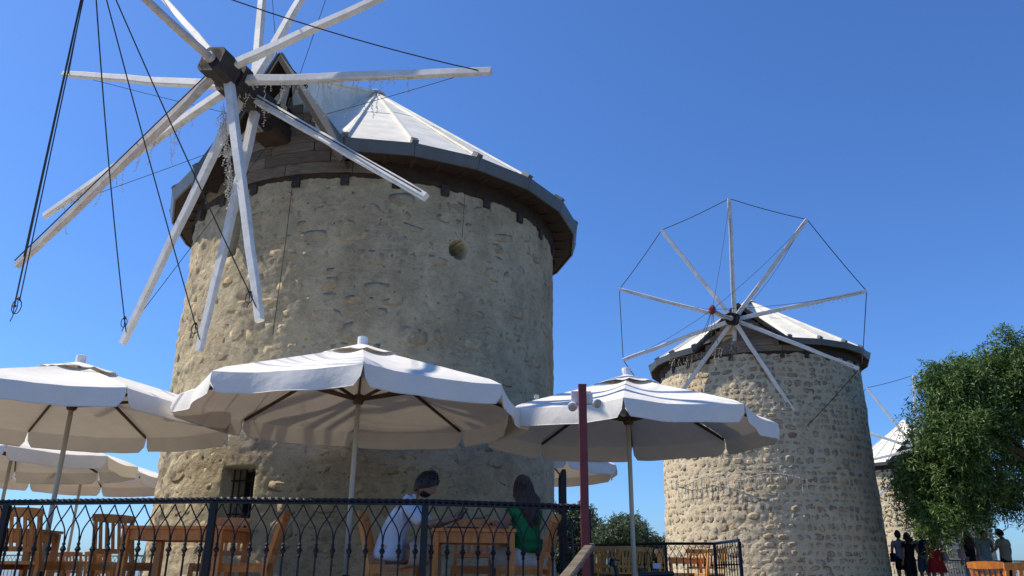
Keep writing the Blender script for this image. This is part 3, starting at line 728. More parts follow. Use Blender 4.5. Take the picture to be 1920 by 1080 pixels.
# iron gate beside the near mill
gt = thing('iron_gate', 'tall black iron gate frame with a lock at the right end of the terrace', 'gate', (.56, 8.5, .05))
m_ = MB(); m_.box((0, 0, .69), (.045, .045, 1.39)); m_.build('gate_post', MAT['iron'], gt)
m_ = MB(); m_.box((.0, .62, .69), (.045, .045, 1.39)); m_.build('gate_post', MAT['iron'], gt)
m_ = MB(); m_.beam((0, 0, 1.39), (.0, .62, 1.39), .04, .04); m_.build('gate_rail', MAT['iron'], gt)
m_ = MB(); m_.beam((0, 0, .10), (.0, .62, .10), .04, .04); m_.build('gate_rail', MAT['iron'], gt)
m_ = MB(); m_.box((-.04, -.02, .80), (.085, .05, .12)); m_.box((-.03, -.06, .81), (.10, .02, .02)); m_.build('gate_lock', MAT['iron'], gt)
for k in range(5):
    m_ = MB(); m_.tube([(0, .103 * (k + 1), .1), (0, .103 * (k + 1), 1.38)], .008, 6); m_.build('gate_bar', MAT['iron'], gt)
hk = thing('hooked_stand', 'thin black stand with a hooked top behind the end of the railing', 'stand', (.62, 8.0, .05))
m_ = MB(); m_.tube([(.02, 0, 0), (-.01, 0, .5), (-.03, 0, .84), (-.01, 0, .885), (.03, 0, .875), (.06, 0, .87)], [.012, .011, .01, .01, .016, .018], 8); m_.build('stem', MAT['black'], hk)
m_ = MB(); m_.lathe([(.16, 0), (.16, .02), (.03, .04)], 14); m_.build('foot', MAT['black'], hk)
m_ = MB(); m_.box((-.03, 0, .80), (.035, .03, .05)); m_.build('clamp', MAT['black'], hk)

# maroon post with twin floodlights
rp = thing('maroon_post', 'maroon square steel post standing in front of the right parasol', 'post', (.66, 7.3, -.3))
m_ = MB(); m_.box((0, 0, 1.19), (.07, .07, 2.38)); m_.build('shaft', MAT['redpaint'], rp)
m_ = MB(); m_.box((0, 0, 2.383), (.074, .074, .012)); m_.build('cap', MAT['redpaint'], rp)
m_ = MB(); m_.box((0, 0, .01), (.2, .2, .02)); m_.build('foot_plate', MAT['redpaint'], rp)
fl = thing('twin_floodlight', 'white twin-headed emergency floodlight fixed to the top of the maroon post', 'floodlight', (.66, 7.35, 1.98))
m_ = MB(); m_.box((-.005, .03, .0), (.185, .05, .12)); m_.box((.045, .03, -.01), (.11, .07, .09)); m_.build('battery_box', MAT['white'], fl)
for sx, px_, pz_ in ((-1, -.085, -.085), (1, .135, -.055)):
    m_ = MB(); m_.tube([(sx * .06, .03, -.03), (px_ * .95, .02, pz_ + .03)], .012, 8); m_.build('bracket', MAT['white'], fl)
    mt = Matrix.Translation((px_, .0, pz_)) @ Matrix.Rotation(radians(115), 4, 'X') @ Matrix.Rotation(sx * radians(25), 4, 'Y')
    m_ = MB(); m_.lathe([(.012, -.05), (.03, -.04), (.043, -.005), (.045, .02), (.040, .022)], 16); m_.v = [tuple(mt @ V(v)) for v in m_.v]; hd = m_.build('lamp_head', MAT['white'], fl, smooth=True)
    m_ = MB(); m_.lathe([(.038, .022), (.03, .028), (.01, .032)], 16); m_.v = [tuple(mt @ V(v)) for v in m_.v]; m_.build('lamp_lens', MAT['lens'], hd)
# small spotlight clipped to the canopy
sp = thing('clip_spotlight', 'small clear spotlight clipped on the left slope of the right parasol', 'spotlight', (.32, 9.9, 2.42))
m_ = MB(); m_.lathe([(.02, 0), (.03, .03), (.015, .05), (.03, .07), (.035, .11), (.02, .12)], 10); m_.build('lamp_body', MAT['bulb'], sp)
m_ = MB(); m_.tube([(0, 0, .0), (-.05, 0, -.03), (-.1, .01, -.02)], .01, 6); m_.build('clip', MAT['wire'], sp)

# stair handrail
hr = thing('stair_handrail', 'worn pale handrail sloping down from the end of the terrace railing', 'handrail', (.72, 7.45, -.3))
m_ = MB(); m_.beam((-.01, -.06, .965), (-.44, -2.25, .63), .085, .05, ch=.01, segs=4, wob=.003); m_.build('rail', MAT['board'], hr)
m_ = MB(); m_.box((0, 0, .47), (.045, .045, .94)); m_.build('post', MAT['iron'], hr)
m_ = MB(); m_.box((-.42, -2.15, .0), (.045, .045, 1.25)); m_.build('post', MAT['iron'], hr)

# ------------------------------------------------------------ chairs and tables
def make_chair(label, mat, group, seed=1):
    r = thing('wooden_chair', label, 'chair', (0, 0, 0), 0, group)
    def P_(nm, f, lab=None): m_ = MB(); f(m_); return m_.build(nm, mat, r)
    w, d = .21, .21
    # front is -Y, back posts lean towards +Y
    P_('seat', lambda m: (m.box((0, -.01, .435), (.45, .44, .03))))
    for sx in (-1, 1):
        P_('leg', lambda m: m.beam((sx * w, -d, 0), (sx * w, -d, .42), .04, .04))
        def back(m):
            m.beam((sx * w, d + .02, 0), (sx * w, d - .01, .42), .038, .045); m.beam((sx * w, d - .01, .42), (sx * w * .97, d + .11, .90), .038, .045, .034, .03)
        P_('leg', back)
        P_('stretcher', lambda m: m.box((sx * w, 0, .20), (.02, .40, .03)))
        P_('seat_rail', lambda m: m.box((sx * w, 0, .395), (.022, .39, .05)))
    P_('stretcher', lambda m: m.box((0, -.0, .22), (.42, .022, .03)))
    P_('seat_rail', lambda m: m.box((0, -d, .395), (.40, .022, .05)))
    def toprail(m):
        n = 8; vs = []
        for i in range(n + 1):
            u = i / n * 2 - 1; x = u * .235; y = d + .105 + .03 * (1 - u * u); hz = .045 - .012 * abs(u) ** 3
            vs += [(x, y - .012, .895 - hz), (x, y + .012, .895 - hz), (x, y + .012 + .01, .895 + hz), (x, y - .012 + .01, .895 + hz)]
        m.add(vs, [(0, 1, 2, 3), tuple(4 * n + i for i in (3, 2, 1, 0))] + [(4 * i + a_, 4 * i + (a_ + 1) % 4, 4 * i + 4 + (a_ + 1) % 4, 4 * i + 4 + a_) for i in range(n) for a_ in range(4)])
    P_('top_rail', toprail)
    P_('lower_rail', lambda m: m.box((0, d + .035, .56), (.40, .022, .045), Matrix.Rotation(-.24, 3, 'X')))
    for k in range(5):
        x = (k - 2) * .068
        P_('slat', lambda m: m.beam((x, d + .038, .575), (x, d + .12, .86), .034, .012))
    return r
def make_table(label, mat, group, w=1.0, d=.75, h=.77):
    r = thing('wooden_table', label, 'table', (0, 0, 0), 0, group)
    def P_(nm, f): m_ = MB(); f(m_); return m_.build(nm, mat, r)
    for k in range(5): P_('plank', lambda m: m.box((0, (k - 2) * d / 5, h - .014), (w, d / 5 - .003, .028)))
    for sx in (-1, 1):
        for sy in (-1, 1): P_('leg', lambda m: m.box((sx * (w / 2 - .05), sy * (d / 2 - .05), (h - .03) / 2), (.065, .065, h - .032)))
        P_('apron', lambda m: m.box((sx * (w / 2 - .055), 0, h - .078), (.024, d - .17, .095)))
        P_('apron', lambda m: m.box((0, sx * (d / 2 - .055), h - .078), (w - .17, .024, .095)))
    return r
TG = 'orange wooden tables on the near terrace'; CG = 'slat-back wooden chairs on the near terrace'
chairs = []
ch0 = make_chair('orange slat-back chair facing right at the left end of the long table by the railing', MAT['chair'], CG)
def X(px, y): return (px - 960) / 1500 * y * .943
FLR = .05
def chair_at(px, y, rot, label, floor=FLR, group=CG, src=None, scale=None):
    global _first
    s_ = src or ch0
    if s_.name not in used: used.add(s_.name); s_.location = (X(px, y), y, floor); s_.rotation_euler = (0, 0, radians(rot)); s_['label'] = label; s_['group'] = group; return s_
    return dup(s_, (X(px, y), y, floor), radians(rot), label, group)
used = set()
# rot 0: chair faces the camera (-Y) with its back away; 180: back towards the camera
chair_at(236, 8.75, 55, 'slat-back chair standing alone at the left end of the table left of the iron post')
chair_at(62, 8.35, 176, 'nearest slat-back chair at bottom left, its broad top rail towards the camera')
chair_at(112, 8.7, 118, 'chair leaning away just right of the broad-backed chair at bottom left')
chair_at(-5, 9.3, 160, 'chair at the very left edge, partly hidden behind the broad-backed chair')
chair_at(412, 9.0, 5, 'chair across the table left of the iron post, only its top rail showing')
chair_at(466, 8.1, -82, 'chair seen edge-on at the right end of the table below the barred window')
tb0 = make_table('orange wooden table behind the railing below the barred window', MAT['chair'], TG)
tb0.location = (X(352, 8.1), 8.1, FLR + .0); tb0.rotation_euler = (0, 0, radians(-5))
tb1 = dup(tb0, (X(893, 8.05), 8.05, FLR), radians(2), 'orange wooden table between the seated man and the seated woman', TG, (.78, .9, 1))
tb2 = dup(tb0, (X(2, 8.9), 8.9, FLR), radians(4), 'orange wooden table at the very left edge of the photo', TG, (.9, .9, 1))
chair_at(742, 8.1, -92 + 180 - 180 + 180, 'chair the man in the light blue shirt is sitting on')
chair_at(988, 8.4, 256, 'chair the long-haired woman in green is sitting on')
chair_at(893, 9.0, 0, 'dark-looking chair behind the table between the man and the woman')
FG3 = 'reddish chairs on the lower left terrace'
for px, y, rt, fl_, lb in ((126, 17.5, 70, -.2, 'small distant chair, leftmost of the far group behind the railing knobs'), (152, 17.2, 175, -.2, 'small distant chair with its back to the camera, second of the far left group'),
                      (196, 16.6, 185, -.2, 'distant reddish chair, right of the far left group beside the lone chair'), (222, 18.5, 150, -.2, 'distant chair seen through the legs of the lone chair')):
    chair_at(px, y, rt, lb, fl_, FG3)
dup(tb0, (X(158, 18.3), 18.3, -.2), 0, 'distant table among the far left chairs', 'tables on the lower left terrace')
ch1 = make_chair('sunlit slat-back chair behind the thin railing, left of the tan windmill foot', MAT['chair_sunlit'], 'sunlit chairs on the far seating')
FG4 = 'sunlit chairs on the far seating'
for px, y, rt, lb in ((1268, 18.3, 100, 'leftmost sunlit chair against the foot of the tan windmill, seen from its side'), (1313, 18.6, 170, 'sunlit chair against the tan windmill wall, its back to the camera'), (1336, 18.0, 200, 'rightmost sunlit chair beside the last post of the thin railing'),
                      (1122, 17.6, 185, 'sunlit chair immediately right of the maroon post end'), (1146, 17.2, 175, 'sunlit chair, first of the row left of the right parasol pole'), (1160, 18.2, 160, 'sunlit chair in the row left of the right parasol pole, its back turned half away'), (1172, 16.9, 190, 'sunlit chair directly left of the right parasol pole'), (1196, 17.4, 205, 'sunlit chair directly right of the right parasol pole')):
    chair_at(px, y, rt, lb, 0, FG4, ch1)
tb3 = make_table('sunlit wooden table among the sunlit chairs by the tan windmill', MAT['chair_sunlit'], 'sunlit tables on the far seating', .9, .8)
tb3.location = (X(1292, 18.7), 18.7, 0)
dup(tb3, (X(1158, 19.2), 19.2, 0), .1, 'sunlit wooden table behind the sunlit chairs left of the right parasol pole', 'sunlit tables on the far seating')
chair_at(1908, 9.9, 172, 'bright orange chair cut by the bottom right corner of the photo', -.34, 'orange chairs at bottom right')
chair_at(1886, 10.6, 118, 'orange chair turned sideways behind the one in the bottom right corner', -.32, 'orange chairs at bottom right')
chair_at(1925, 11.1, 180, 'orange chair behind the others at the right edge, just its top rail showing', -.31, 'orange chairs at bottom right')

# small terrace lamp on a dark stand
sl = thing('terrace_lamp', 'small white box lamp on a dark stand, in front of the dark trees', 'lamp', (X(1238, 15.2), 15.2, 0))
m_ = MB(); m_.beam((0, 0, 0), (-.03, 0, .50), .12, .1, .1, .05); m_.build('stand', MAT['black'], sl)
m_ = MB(); m_.box((-.01, 0, .565), (.13, .07, .09)); m_.build('lamp_box', MAT['white'], sl)
# parked scooter
sc_ = thing('scooter', 'dark parked scooter, only its handlebars and seat showing at the bottom', 'scooter', (X(1200, 14.6), 14.6, -.16), radians(8))
def part(nm, mat, f, sm=False, par=None): m_ = MB(); f(m_); return m_.build(nm, mat, par or sc_, smooth=sm)
for x in (-.55, .55):
    wv = part('wheel', MAT['black'], lambda m: [m.tube([(x + .21 * cos(t), 0, .26 + .21 * sin(t)) for t in [2 * pi * i / 20 for i in range(21)]], .045, 8, False)], True)
    part('rim', MAT['grey'], lambda m: [m.tube([(x, -.03, .26), (x, .03, .26)], .13, 14)], False, wv)
part('body', MAT['black'], lambda m: (m.beam((.62, 0, .42), (.0, 0, .42), .22, .22, .28, .26, ch=.05), m.beam((-.05, 0, .25), (-.32, 0, .25), .26, .06, .26, .06, ch=.02)))
part('seat', MAT['black'], lambda m: m.beam((.62, 0, .60), (-.02, 0, .57), .2, .08, .26, .09, ch=.03))
part('leg_shield', MAT['black'], lambda m: m.beam((-.32, 0, .22), (-.42, 0, .72), .34, .05, .26, .07, ch=.02))
hb = part('handlebar', MAT['black'], lambda m: (m.tube([(-.40, -.30, .80), (-.44, -.1, .82), (-.44, .1, .82), (-.40, .30, .80)], .016, 8), m.beam((-.45, 0, .70), (-.44, 0, .84), .14, .1, .1, .08, ch=.02)))
part('headlight', MAT['lens'], lambda m: m.tube([(-.50, 0, .78), (-.535, 0, .78)], .055, 12), False, hb)
for s_ in (-1, 1): part('mirror', MAT['black'], lambda m: (m.tube([(-.43, s_ * .2, .82), (-.43, s_ * .25, .93)], .006, 5), m.beam((-.43, s_ * .25 - .04, .95), (-.43, s_ * .25 + .04, .95), .02, .06, ch=.005)))
part('mudguard', MAT['black'], lambda m: m.tube([(-.55 + .27 * cos(t), 0, .26 + .27 * sin(t)) for t in [pi * .25 + pi * .6 * i / 10 for i in range(11)]], .05, 8))

# ------------------------------------------------------------ people
def skin_mesh(verts, edges, radii, sub=2, roots=(0,)):
    me = bpy.data.meshes.new('tmp'); me.from_pydata([tuple(v) for v in verts], edges, []); o = bpy.data.objects.new('tmp', me); col.objects.link(o)
    mo = o.modifiers.new('s', 'SKIN'); mo.use_smooth_shade = True; mo.branch_smoothing = .6
    for i, r in enumerate(radii):
        sv = me.skin_vertices[0].data[i]; sv.radius = (r, r) if isinstance(r, (int, float)) else r; sv.use_root = i in roots
    ms = o.modifiers.new('u', 'SUBSURF'); ms.levels = sub; ms.render_levels = sub
    dg = bpy.context.evaluated_depsgraph_get(); e = o.evaluated_get(dg); out = bpy.data.meshes.new_from_object(e)
    bpy.data.objects.remove(o); bpy.data.meshes.remove(me); return out
class Sk:
    def __init__(s): s.v = []; s.e = []; s.r = []; s.roots = []
    def chain(s, pts, rad, frm=None):
        prev = frm
        for p, r in zip(pts, rad):
            s.v.append(V(p)); s.r.append(r); i = len(s.v) - 1
            if prev is None: s.roots.append(i)
            else: s.e.append((prev, i))
            prev = i
        return prev
    def mesh(s, sub=2): return skin_mesh(s.v, s.e, s.r, sub, s.roots)
def head_verts(c, sc, fwd, up, beard=False):
    """a head: skull, brow, nose, lips, chin, ears and eyes; returns MB in place"""
    fwd = V(fwd).normalized(); up = (V(up) - fwd * V(up).dot(fwd)).normalized(); rt = fwd.cross(up)
    mb = MB(); nu, nv = 24, 18
    for j in range(nv + 1):
        t = pi * j / nv
        for i in range(nu):
            a = 2 * pi * i / nu; x = sin(t) * sin(a) * .074; y = sin(t) * cos(a) * .095; z = cos(t) * .115
            if z < 0: x *= 1 + z * 2.4; y = y * (1 + z * 1.2) + .012 * (-z / .1)
            f = max(0, cos(a)) ** 6 * sin(t)
            if abs(a if a < pi else a - 2 * pi) < .3:
                y += .022 * math.exp(-((z + .018) / .020) ** 2) * math.exp(-(x / .014) ** 2) + .006 * math.exp(-((z + .052) / .010) ** 2)
            y += .006 * math.exp(-((z - .022) / .012) ** 2) * f - .007 * math.exp(-((z - .003) / .012) ** 2) * f * (1 if abs(x) > .012 else 0)
            y += .007 * math.exp(-((z + .088) / .015) ** 2) * f
            mb.v.append((x, y, z))
    mb.f = [(j * nu + i, j * nu + (i + 1) % nu, (j + 1) * nu + (i + 1) % nu, (j + 1) * nu + i) for j in range(nv) for i in range(nu)]
    for sx in (-1, 1):
        mb.tube([(sx * .072, -.012 + .014 * cos(t), .0 + .028 * sin(t)) for t in [2 * pi * k / 10 for k in range(11)]], .008, 6, False)
        mb.lathe([(.004, -.01), (.010, -.006), (.011, 0), (.010, .006), (.004, .01)], 8, (sx * .028, .079, .003))
    M_ = Matrix((rt, fwd, up)).transposed()
    mb.v = [tuple(V(c) + M_ @ (V(v) * sc)) for v in mb.v]; return mb
def hand(sk, wr, pm, wrist_i, palm_n, curl=.5, s=1.0, side=1):
    """five fingers rooted inside the palm"""
    wr, pm = V(wr), V(pm); d = (pm - wr).normalized(); n = V(palm_n).normalized(); w = d.cross(n).normalized() * side
    for k, (off, ln) in enumerate(((-.030, .070), (-.010, .080), (.010, .074), (.029, .058))):
        b = pm + w * off * s; l = ln * s; d2 = (d * cos(curl * .5) + n * sin(curl * .5)); d3 = (d * cos(curl) + n * sin(curl)); d4 = d * cos(curl * 1.6) + n * sin(curl * 1.6)
        p1 = b + d2 * l * .45; p2 = p1 + d3 * l * .33; p3 = p2 + d4 * l * .25
        sk.chain([b - d * .03 * s, b, p1, p2, p3], [.010 * s, .0095 * s, .009 * s, .008 * s, .0065 * s])
    b = wr.lerp(pm, .45) - w * .028 * s; t1 = b - w * .025 * s + d * .025 * s + n * .008; t2 = t1 + d * .030 * s + n * .012 * s
    sk.chain([b + w * .012 * s, b, t1, t2], [.012 * s, .012 * s, .0105 * s, .008 * s])
def person(name_label, loc, rz, J, clothes, skin='skin', hair=None, hairstyle='short', group=None, size=1.0, sub=1, dress=None, bag=None, headdir=None):
    root = thing('person', name_label, 'person', loc, rz, group)
    sc = size; j = {k: V(v) * sc for k, v in J.items() if not k.startswith('curl') and k != 'fat'}
    sk = Sk()
    rd_ = 'fat' in J; T_ = lambda a, b: ((a + b) / 2 + .006, (a + b) / 2 + .006) if rd_ else (a, b)
    pel = sk.chain([j['pelvis']], [T_(.13 * sc, .10 * sc)])
    ch = sk.chain([j['waist'], j['chest'], j['neck0'], j['neck1']], [(.12 * sc, .09 * sc), (.14 * sc, .10 * sc), .065 * sc, .055 * sc], pel)
    chest_i = ch - 2
    for s_ in 'LR':
        kn = sk.chain([j['hip' + s_], j['knee' + s_], j['ankle' + s_], j['toe' + s_]], [.085 * sc, .055 * sc, .038 * sc, .032 * sc], pel)
        wi = sk.chain([j['sh' + s_], j['el' + s_], j['wr' + s_], j['palm' + s_]], [.055 * sc, .042 * sc, .028 * sc, (.036 * sc, .020 * sc)], chest_i)
        hand(sk, j['wr' + s_], j['palm' + s_], wi, J.get('pn' + s_, (0, 1, 0)), J.get('curl' + s_, .6), sc, 1 if s_ == 'L' else -1)
    me = sk.mesh(2)
    bm = bmesh.new(); bm.from_mesh(me)
    hf, hu = headdir or ((0, 1, 0), (0, 0, 1))
    hb_ = head_verts(j['head'], sc, hf, hu); tmp = hb_.mesh('t', MAT[skin], True); bm.from_mesh(tmp)
    bm.to_mesh(me); bm.free(); me.name = 'body'
    me.materials.clear(); me.materials.append(MAT[skin]); me.polygons.foreach_set('use_smooth', [True] * len(me.polygons))
    link('body', me, root)
    # clothes: (kind, material, options)
    for nm, mt, kind, o_ in clothes:
        ck = Sk(); g_ = o_.get('g', .018) * sc
        if kind == 'top':
            dn_ = (j['pelvis'] - j['waist']).normalized() * .075
            p_ = ck.chain([j['pelvis'] + dn_ + V((0, 0, o_.get('hem', 0))), j['pelvis'] + V((0, 0, o_.get('hem', 0))), j['waist'], j['chest'], j['neck0'] - V((0, 0, .01))], [T_(.15 * sc + g_, .12 * sc + g_), T_(.15 * sc + g_, .12 * sc + g_), T_(.13 * sc + g_, .10 * sc + g_), T_(.152 * sc + g_, .115 * sc + g_), .082 * sc])
            t_ = o_.get('sleeve', .6)
            for s_ in 'LR':
                if t_ > 0:
                    pts = [j['sh' + s_], j['sh' + s_].lerp(j['el' + s_], min(1, t_))]; rd = [.055 * sc + g_ * .7, .048 * sc + g_ * .7]
                    if t_ > 1: pts.append(j['el' + s_].lerp(j['wr' + s_], t_ - 1)); rd.append(.038 * sc + g_)
                    ck.chain(pts, rd, p_ - 1)
        elif kind == 'legs':
            p_ = ck.chain([j['waist'].lerp(j['pelvis'], .25), j['pelvis']], [T_(.13 * sc + g_, .10 * sc + g_), T_(.14 * sc + g_, .115 * sc + g_)]); t_ = o_.get('len', .9)
            for s_ in 'LR':
                k_ = j['hip' + s_]; kn_ = j['knee' + s_]; an = j['ankle' + s_]; w_ = o_.get('wide', 1)
                if t_ <= .5: pts = [k_, k_.lerp(kn_, t_ * 2)]; rd = [.095 * sc + g_, (.07 * sc + g_) * w_]
                else: pts = [k_, kn_, kn_.lerp(an, (t_ - .5) * 2)]; rd = [.095 * sc + g_, (.062 * sc + g_) * w_, (.045 * sc + g_) * w_]
                ck.chain(pts, rd, p_)
        m2 = ck.mesh(2); m2.name = nm; m2.materials.clear(); m2.materials.append(MAT[mt]); link(nm, m2, root)
    if dress:
        mt, prof = dress; m_ = MB(); n = 28
        for r_, z_, ox in prof:
            for i in range(n):
                a = 2 * pi * i / n; rr2 = r_ * (1 + (.05 * sin(a * 7 + 1) if z_ < 1 else 0)); m_.v.append((ox + rr2 * cos(a) * sc, rr2 * .72 * sin(a) * sc, z_ * sc))
        for q in range(len(prof) - 1):
            for i in range(n): m_.f.append((q * n + i, q * n + (i + 1) % n, (q + 1) * n + (i + 1) % n, (q + 1) * n + i))
        m_.build('dress', MAT[mt], root, smooth=True)
    for s_ in 'LR':
        m_ = MB(); a_, t_ = j['ankle' + s_], j['toe' + s_]; d = (t_ - a_); d.z = 0; d = d.normalized() if d.length > 1e-3 else V((0, 1, 0))
        m_.beam(V((a_.x, a_.y, max(0.03, a_.z - .045 * sc))) - d * .05, V((t_.x, t_.y, max(.03, a_.z - .045 * sc))) + d * .03, .085 * sc, .06 * sc, .075 * sc, .04 * sc, ch=.015); m_.build('shoe', MAT['black'], root)
    if hair:
        fwd = V(hf).normalized(); up = V(hu).normalized(); up = (up - fwd * up.dot(fwd)).normalized(); rt = fwd.cross(up); c = j['head']
        M_ = Matrix((rt, fwd, up)).transposed(); m_ = MB(); nu, nv = 28, 16
        for q in range(nv + 1):
            tb_ = pi * .62 * q / nv
            for i in range(nu):
                a = 2 * pi * i / nu; # hairline: pull the front rim up
                t = tb_ * (1 + .28 * max(0, -cos(a) + .1)); fr_ = max(0, cos(a)); t2 = t * (1 - .42 * fr_ ** 1.5); x, y, z = sin(t2) * sin(a), sin(t2) * cos(a), cos(t2)
                r2 = 1.13 + .07 * noise.noise(V((x * 4, y * 4, z * 4 + sc * 9))); m_.v.append(tuple(V((x * .078 * r2, y * .098 * r2 - .004, z * .118 * r2 + .004)) * sc))
        m_.f = [(q * nu + i, q * nu + (i + 1) % nu, (q + 1) * nu + (i + 1) % nu, (q + 1) * nu + i) for q in range(nv) for i in range(nu)]
        m_.v = [tuple(c + M_ @ V(v)) for v in m_.v]
        if hairstyle == 'short':
            for _ in range(150):
                a = rnd.uniform(0, 2 * pi); t = rnd.uniform(0, 1.7) * (1 - .42 * max(0, cos(a)) ** 1.5); n_ = V((sin(t) * sin(a) * .078, sin(t) * cos(a) * .098, cos(t) * .118)) * sc
                p_ = c + M_ @ (n_ * 1.08); q_ = c + M_ @ (n_ * rnd.uniform(1.14, 1.2) + V((rnd.uniform(-1, 1), rnd.uniform(-.3, 1), rnd.uniform(-.5, 1))) * .016); m_.tube([p_, q_], [.012, .004], 4)
        else:
            L_ = hairstyle; bk = -fwd; bk.z = 0
            bk = bk.normalized() if bk.length > .01 else V((0, -1, 0)); sd_ = V((-bk.y, bk.x, 0))
            for k in range(90):
                a = rnd.uniform(-1.75, 1.75); t = rnd.uniform(.4, 1.5); n_ = (bk * cos(a) * .098 + sd_ * sin(a) * .08) * sin(t) * sc; s0 = c + n_ * 1.1 + V((0, 0, cos(t) * .11 * sc))
                ln = L_ * rnd.uniform(.75, 1.05) * sc; dn = (bk * cos(a) * .6 + sd_ * sin(a)) * .10 * sc
                pts = [s0, s0 + n_ * .35 - V((0, 0, .10 * sc))]; wv = rnd.uniform(0, 6); nn = 7
                for i in range(1, nn + 1):
                    u = i / nn; pts.append(c + bk * (.085 * sc) + dn * (1.15 - .45 * u) + n_ * .25 + sd_ * .012 * sin(wv + u * 9) - V((0, 0, .06 * sc + ln * u)))
                m_.tube(pts, [.014, .018] + [.017 - .010 * i / nn for i in range(1, nn + 1)], 5)
        m_.build('hair', MAT[hair], root, smooth=True)
    if bag: bag(root, j, sc)
    return root
STAND = dict(pelvis=(0, 0, .96), waist=(0, 0, 1.12), chest=(0, 0, 1.32), neck0=(0, 0, 1.46), neck1=(0, .01, 1.52), head=(0, .02, 1.605),
             hipL=(-.09, 0, .90), kneeL=(-.10, .02, .50), ankleL=(-.11, 0, .08), toeL=(-.12, .13, .035), hipR=(.09, 0, .90), kneeR=(.10, .02, .50), ankleR=(.11, 0, .08), toeR=(.12, .13, .035),
             shL=(-.175, 0, 1.41), elL=(-.23, -.02, 1.13), wrL=(-.24, .04, .88), palmL=(-.24, .05, .80), shR=(.175, 0, 1.41), elR=(.23, -.02, 1.13), wrR=(.24, .04, .88), palmR=(.24, .05, .80))
def S_(**k): d = dict(STAND); d.update(k); return d
def PX(px, y): return (px - 960) / 1500 * y * .943
PGp = 'people standing in the shade by the pepper tree'
Yp = 25.2
def backpack(color, side=1):
    def f(root, j, sc):
        m_ = MB(); c = j['chest']; m_.beam(c + V((0, -.17, .13)), c + V((0, -.19, -.30)), .27 * sc, .14, .30 * sc, .18, ch=.05, up=(0, 1, 0), segs=3); bp_ = m_.build('backpack', MAT[color], root)
        m_ = MB(); m_.beam(c + V((0, -.27, -.10)), c + V((0, -.29, -.26)), .22 * sc, .05, .22 * sc, .06, ch=.02, up=(0, 1, 0)); m_.build('pocket', MAT[color], bp_)
        for sx in (-1, 1):
            m_ = MB(); m_.tube([c + V((sx * .10, -.12, .10)), c + V((sx * .12, 0, .18)), c + V((sx * .11, .12, .06)), c + V((sx * .12, .02, -.18)), c + V((sx * .12, -.13, -.24))], .018, 6); m_.build('strap', MAT[color], bp_)
    return f
def sidebag(color, x=.24, z=.78, strap=True):
    def f(root, j, sc):
        m_ = MB(); m_.beam((x, -.02, z + .12), (x + .02, -.02, z - .13), .10, .26, .12, .30, ch=.03, up=(0, 1, 0)); b_ = m_.build('handbag', MAT[color], root)
        if strap: m_ = MB(); m_.tube([(x, -.10, z + .1), j['sh' + ('R' if x > 0 else 'L')] + V((0, 0, .06)), (x, .08, z + .1)], .010, 5); m_.build('strap', MAT[color], b_)
    return f
person('boy in a pale grey tee with a dark strap, leftmost of the standing group', (PX(1699, Yp), Yp, 0), radians(-6), S_(elL=(-.25, -.04, 1.14), wrL=(-.22, .10, .95), palmL=(-.2, .14, .90)), [('shirt', 'greycl', 'top', dict(sleeve=.65)), ('shorts', 'black_', 'legs', dict(len=.42, wide=1.15))], 'skin_tan', 'hair', 'short', PGp, .99, bag=sidebag('navy', -.24, .95))
person('person all in black with an arm out to the right, second of the standing group', (PX(1716, Yp - .4), Yp - .4, 0), radians(14), S_(elR=(.30, .02, 1.22), wrR=(.44, .12, 1.08), palmR=(.49, .15, 1.03)), [('shirt', 'black_', 'top', dict(sleeve=.6, hem=-.05)), ('trousers', 'black_', 'legs', dict(len=.75))], 'skin_tan', 'hair', .12, PGp, .95)
person('boy wearing a navy backpack and denim shorts beside the red dress', (PX(1741, Yp), Yp, 0), radians(-8), S_(elL=(-.27, -.04, 1.15), wrL=(-.25, .1, .93), palmL=(-.22, .14, .88)), [('shirt', 'teal', 'top', dict(sleeve=.6)), ('shorts', 'denim', 'legs', dict(len=.5, wide=1.2))], 'skin_tan', 'hair', 'short', PGp, 1.0, bag=backpack('navy'))
person('woman in a knee-length red dress with a pink bag', (PX(1764, Yp - .5), Yp - .5, 0), radians(6), S_(elR=(.29, .02, 1.19), wrR=(.30, .20, 1.12), palmR=(.28, .27, 1.12), hipR=(.09, 0, .9), kneeR=(.14, .03, .50), ankleR=(.17, .06, .08), toeR=(.19, .18, .035)), [('bodice', 'red', 'top', dict(sleeve=.0, g=.012))], 'skin_tan', 'hair_brown', .42, PGp, 1.01,
       dress=('red', [(.155, 1.34, 0), (.14, 1.14, 0), (.17, .98, 0), (.22, .76, .01), (.28, .52, .02)]), bag=sidebag('pink', .27, .98))
person('woman with long dark hair in a black sleeveless top and pale trousers', (PX(1831, Yp - 1), Yp - 1, 0), radians(-4), S_(), [('top', 'black_', 'top', dict(sleeve=0, g=.02, hem=-.10)), ('trousers', 'greycl', 'legs', dict(len=.92, wide=1.25))], 'skin_tan', 'hair', .38, PGp, .98, bag=sidebag('pink', -.26, 1.05))
person('tall man in a pale teal shirt and light trousers, seen from behind', (PX(1860, Yp - .6), Yp - .6, 0), radians(6), S_(elR=(.27, .03, 1.14), wrR=(.30, .20, 1.05), palmR=(.31, .27, 1.02)), [('shirt', 'teal', 'top', dict(sleeve=.7, g=.035, hem=-.08)), ('trousers', 'whitecl', 'legs', dict(len=.9, wide=1.3))], 'skin_tan', 'hair', 'short', PGp, 1.04)
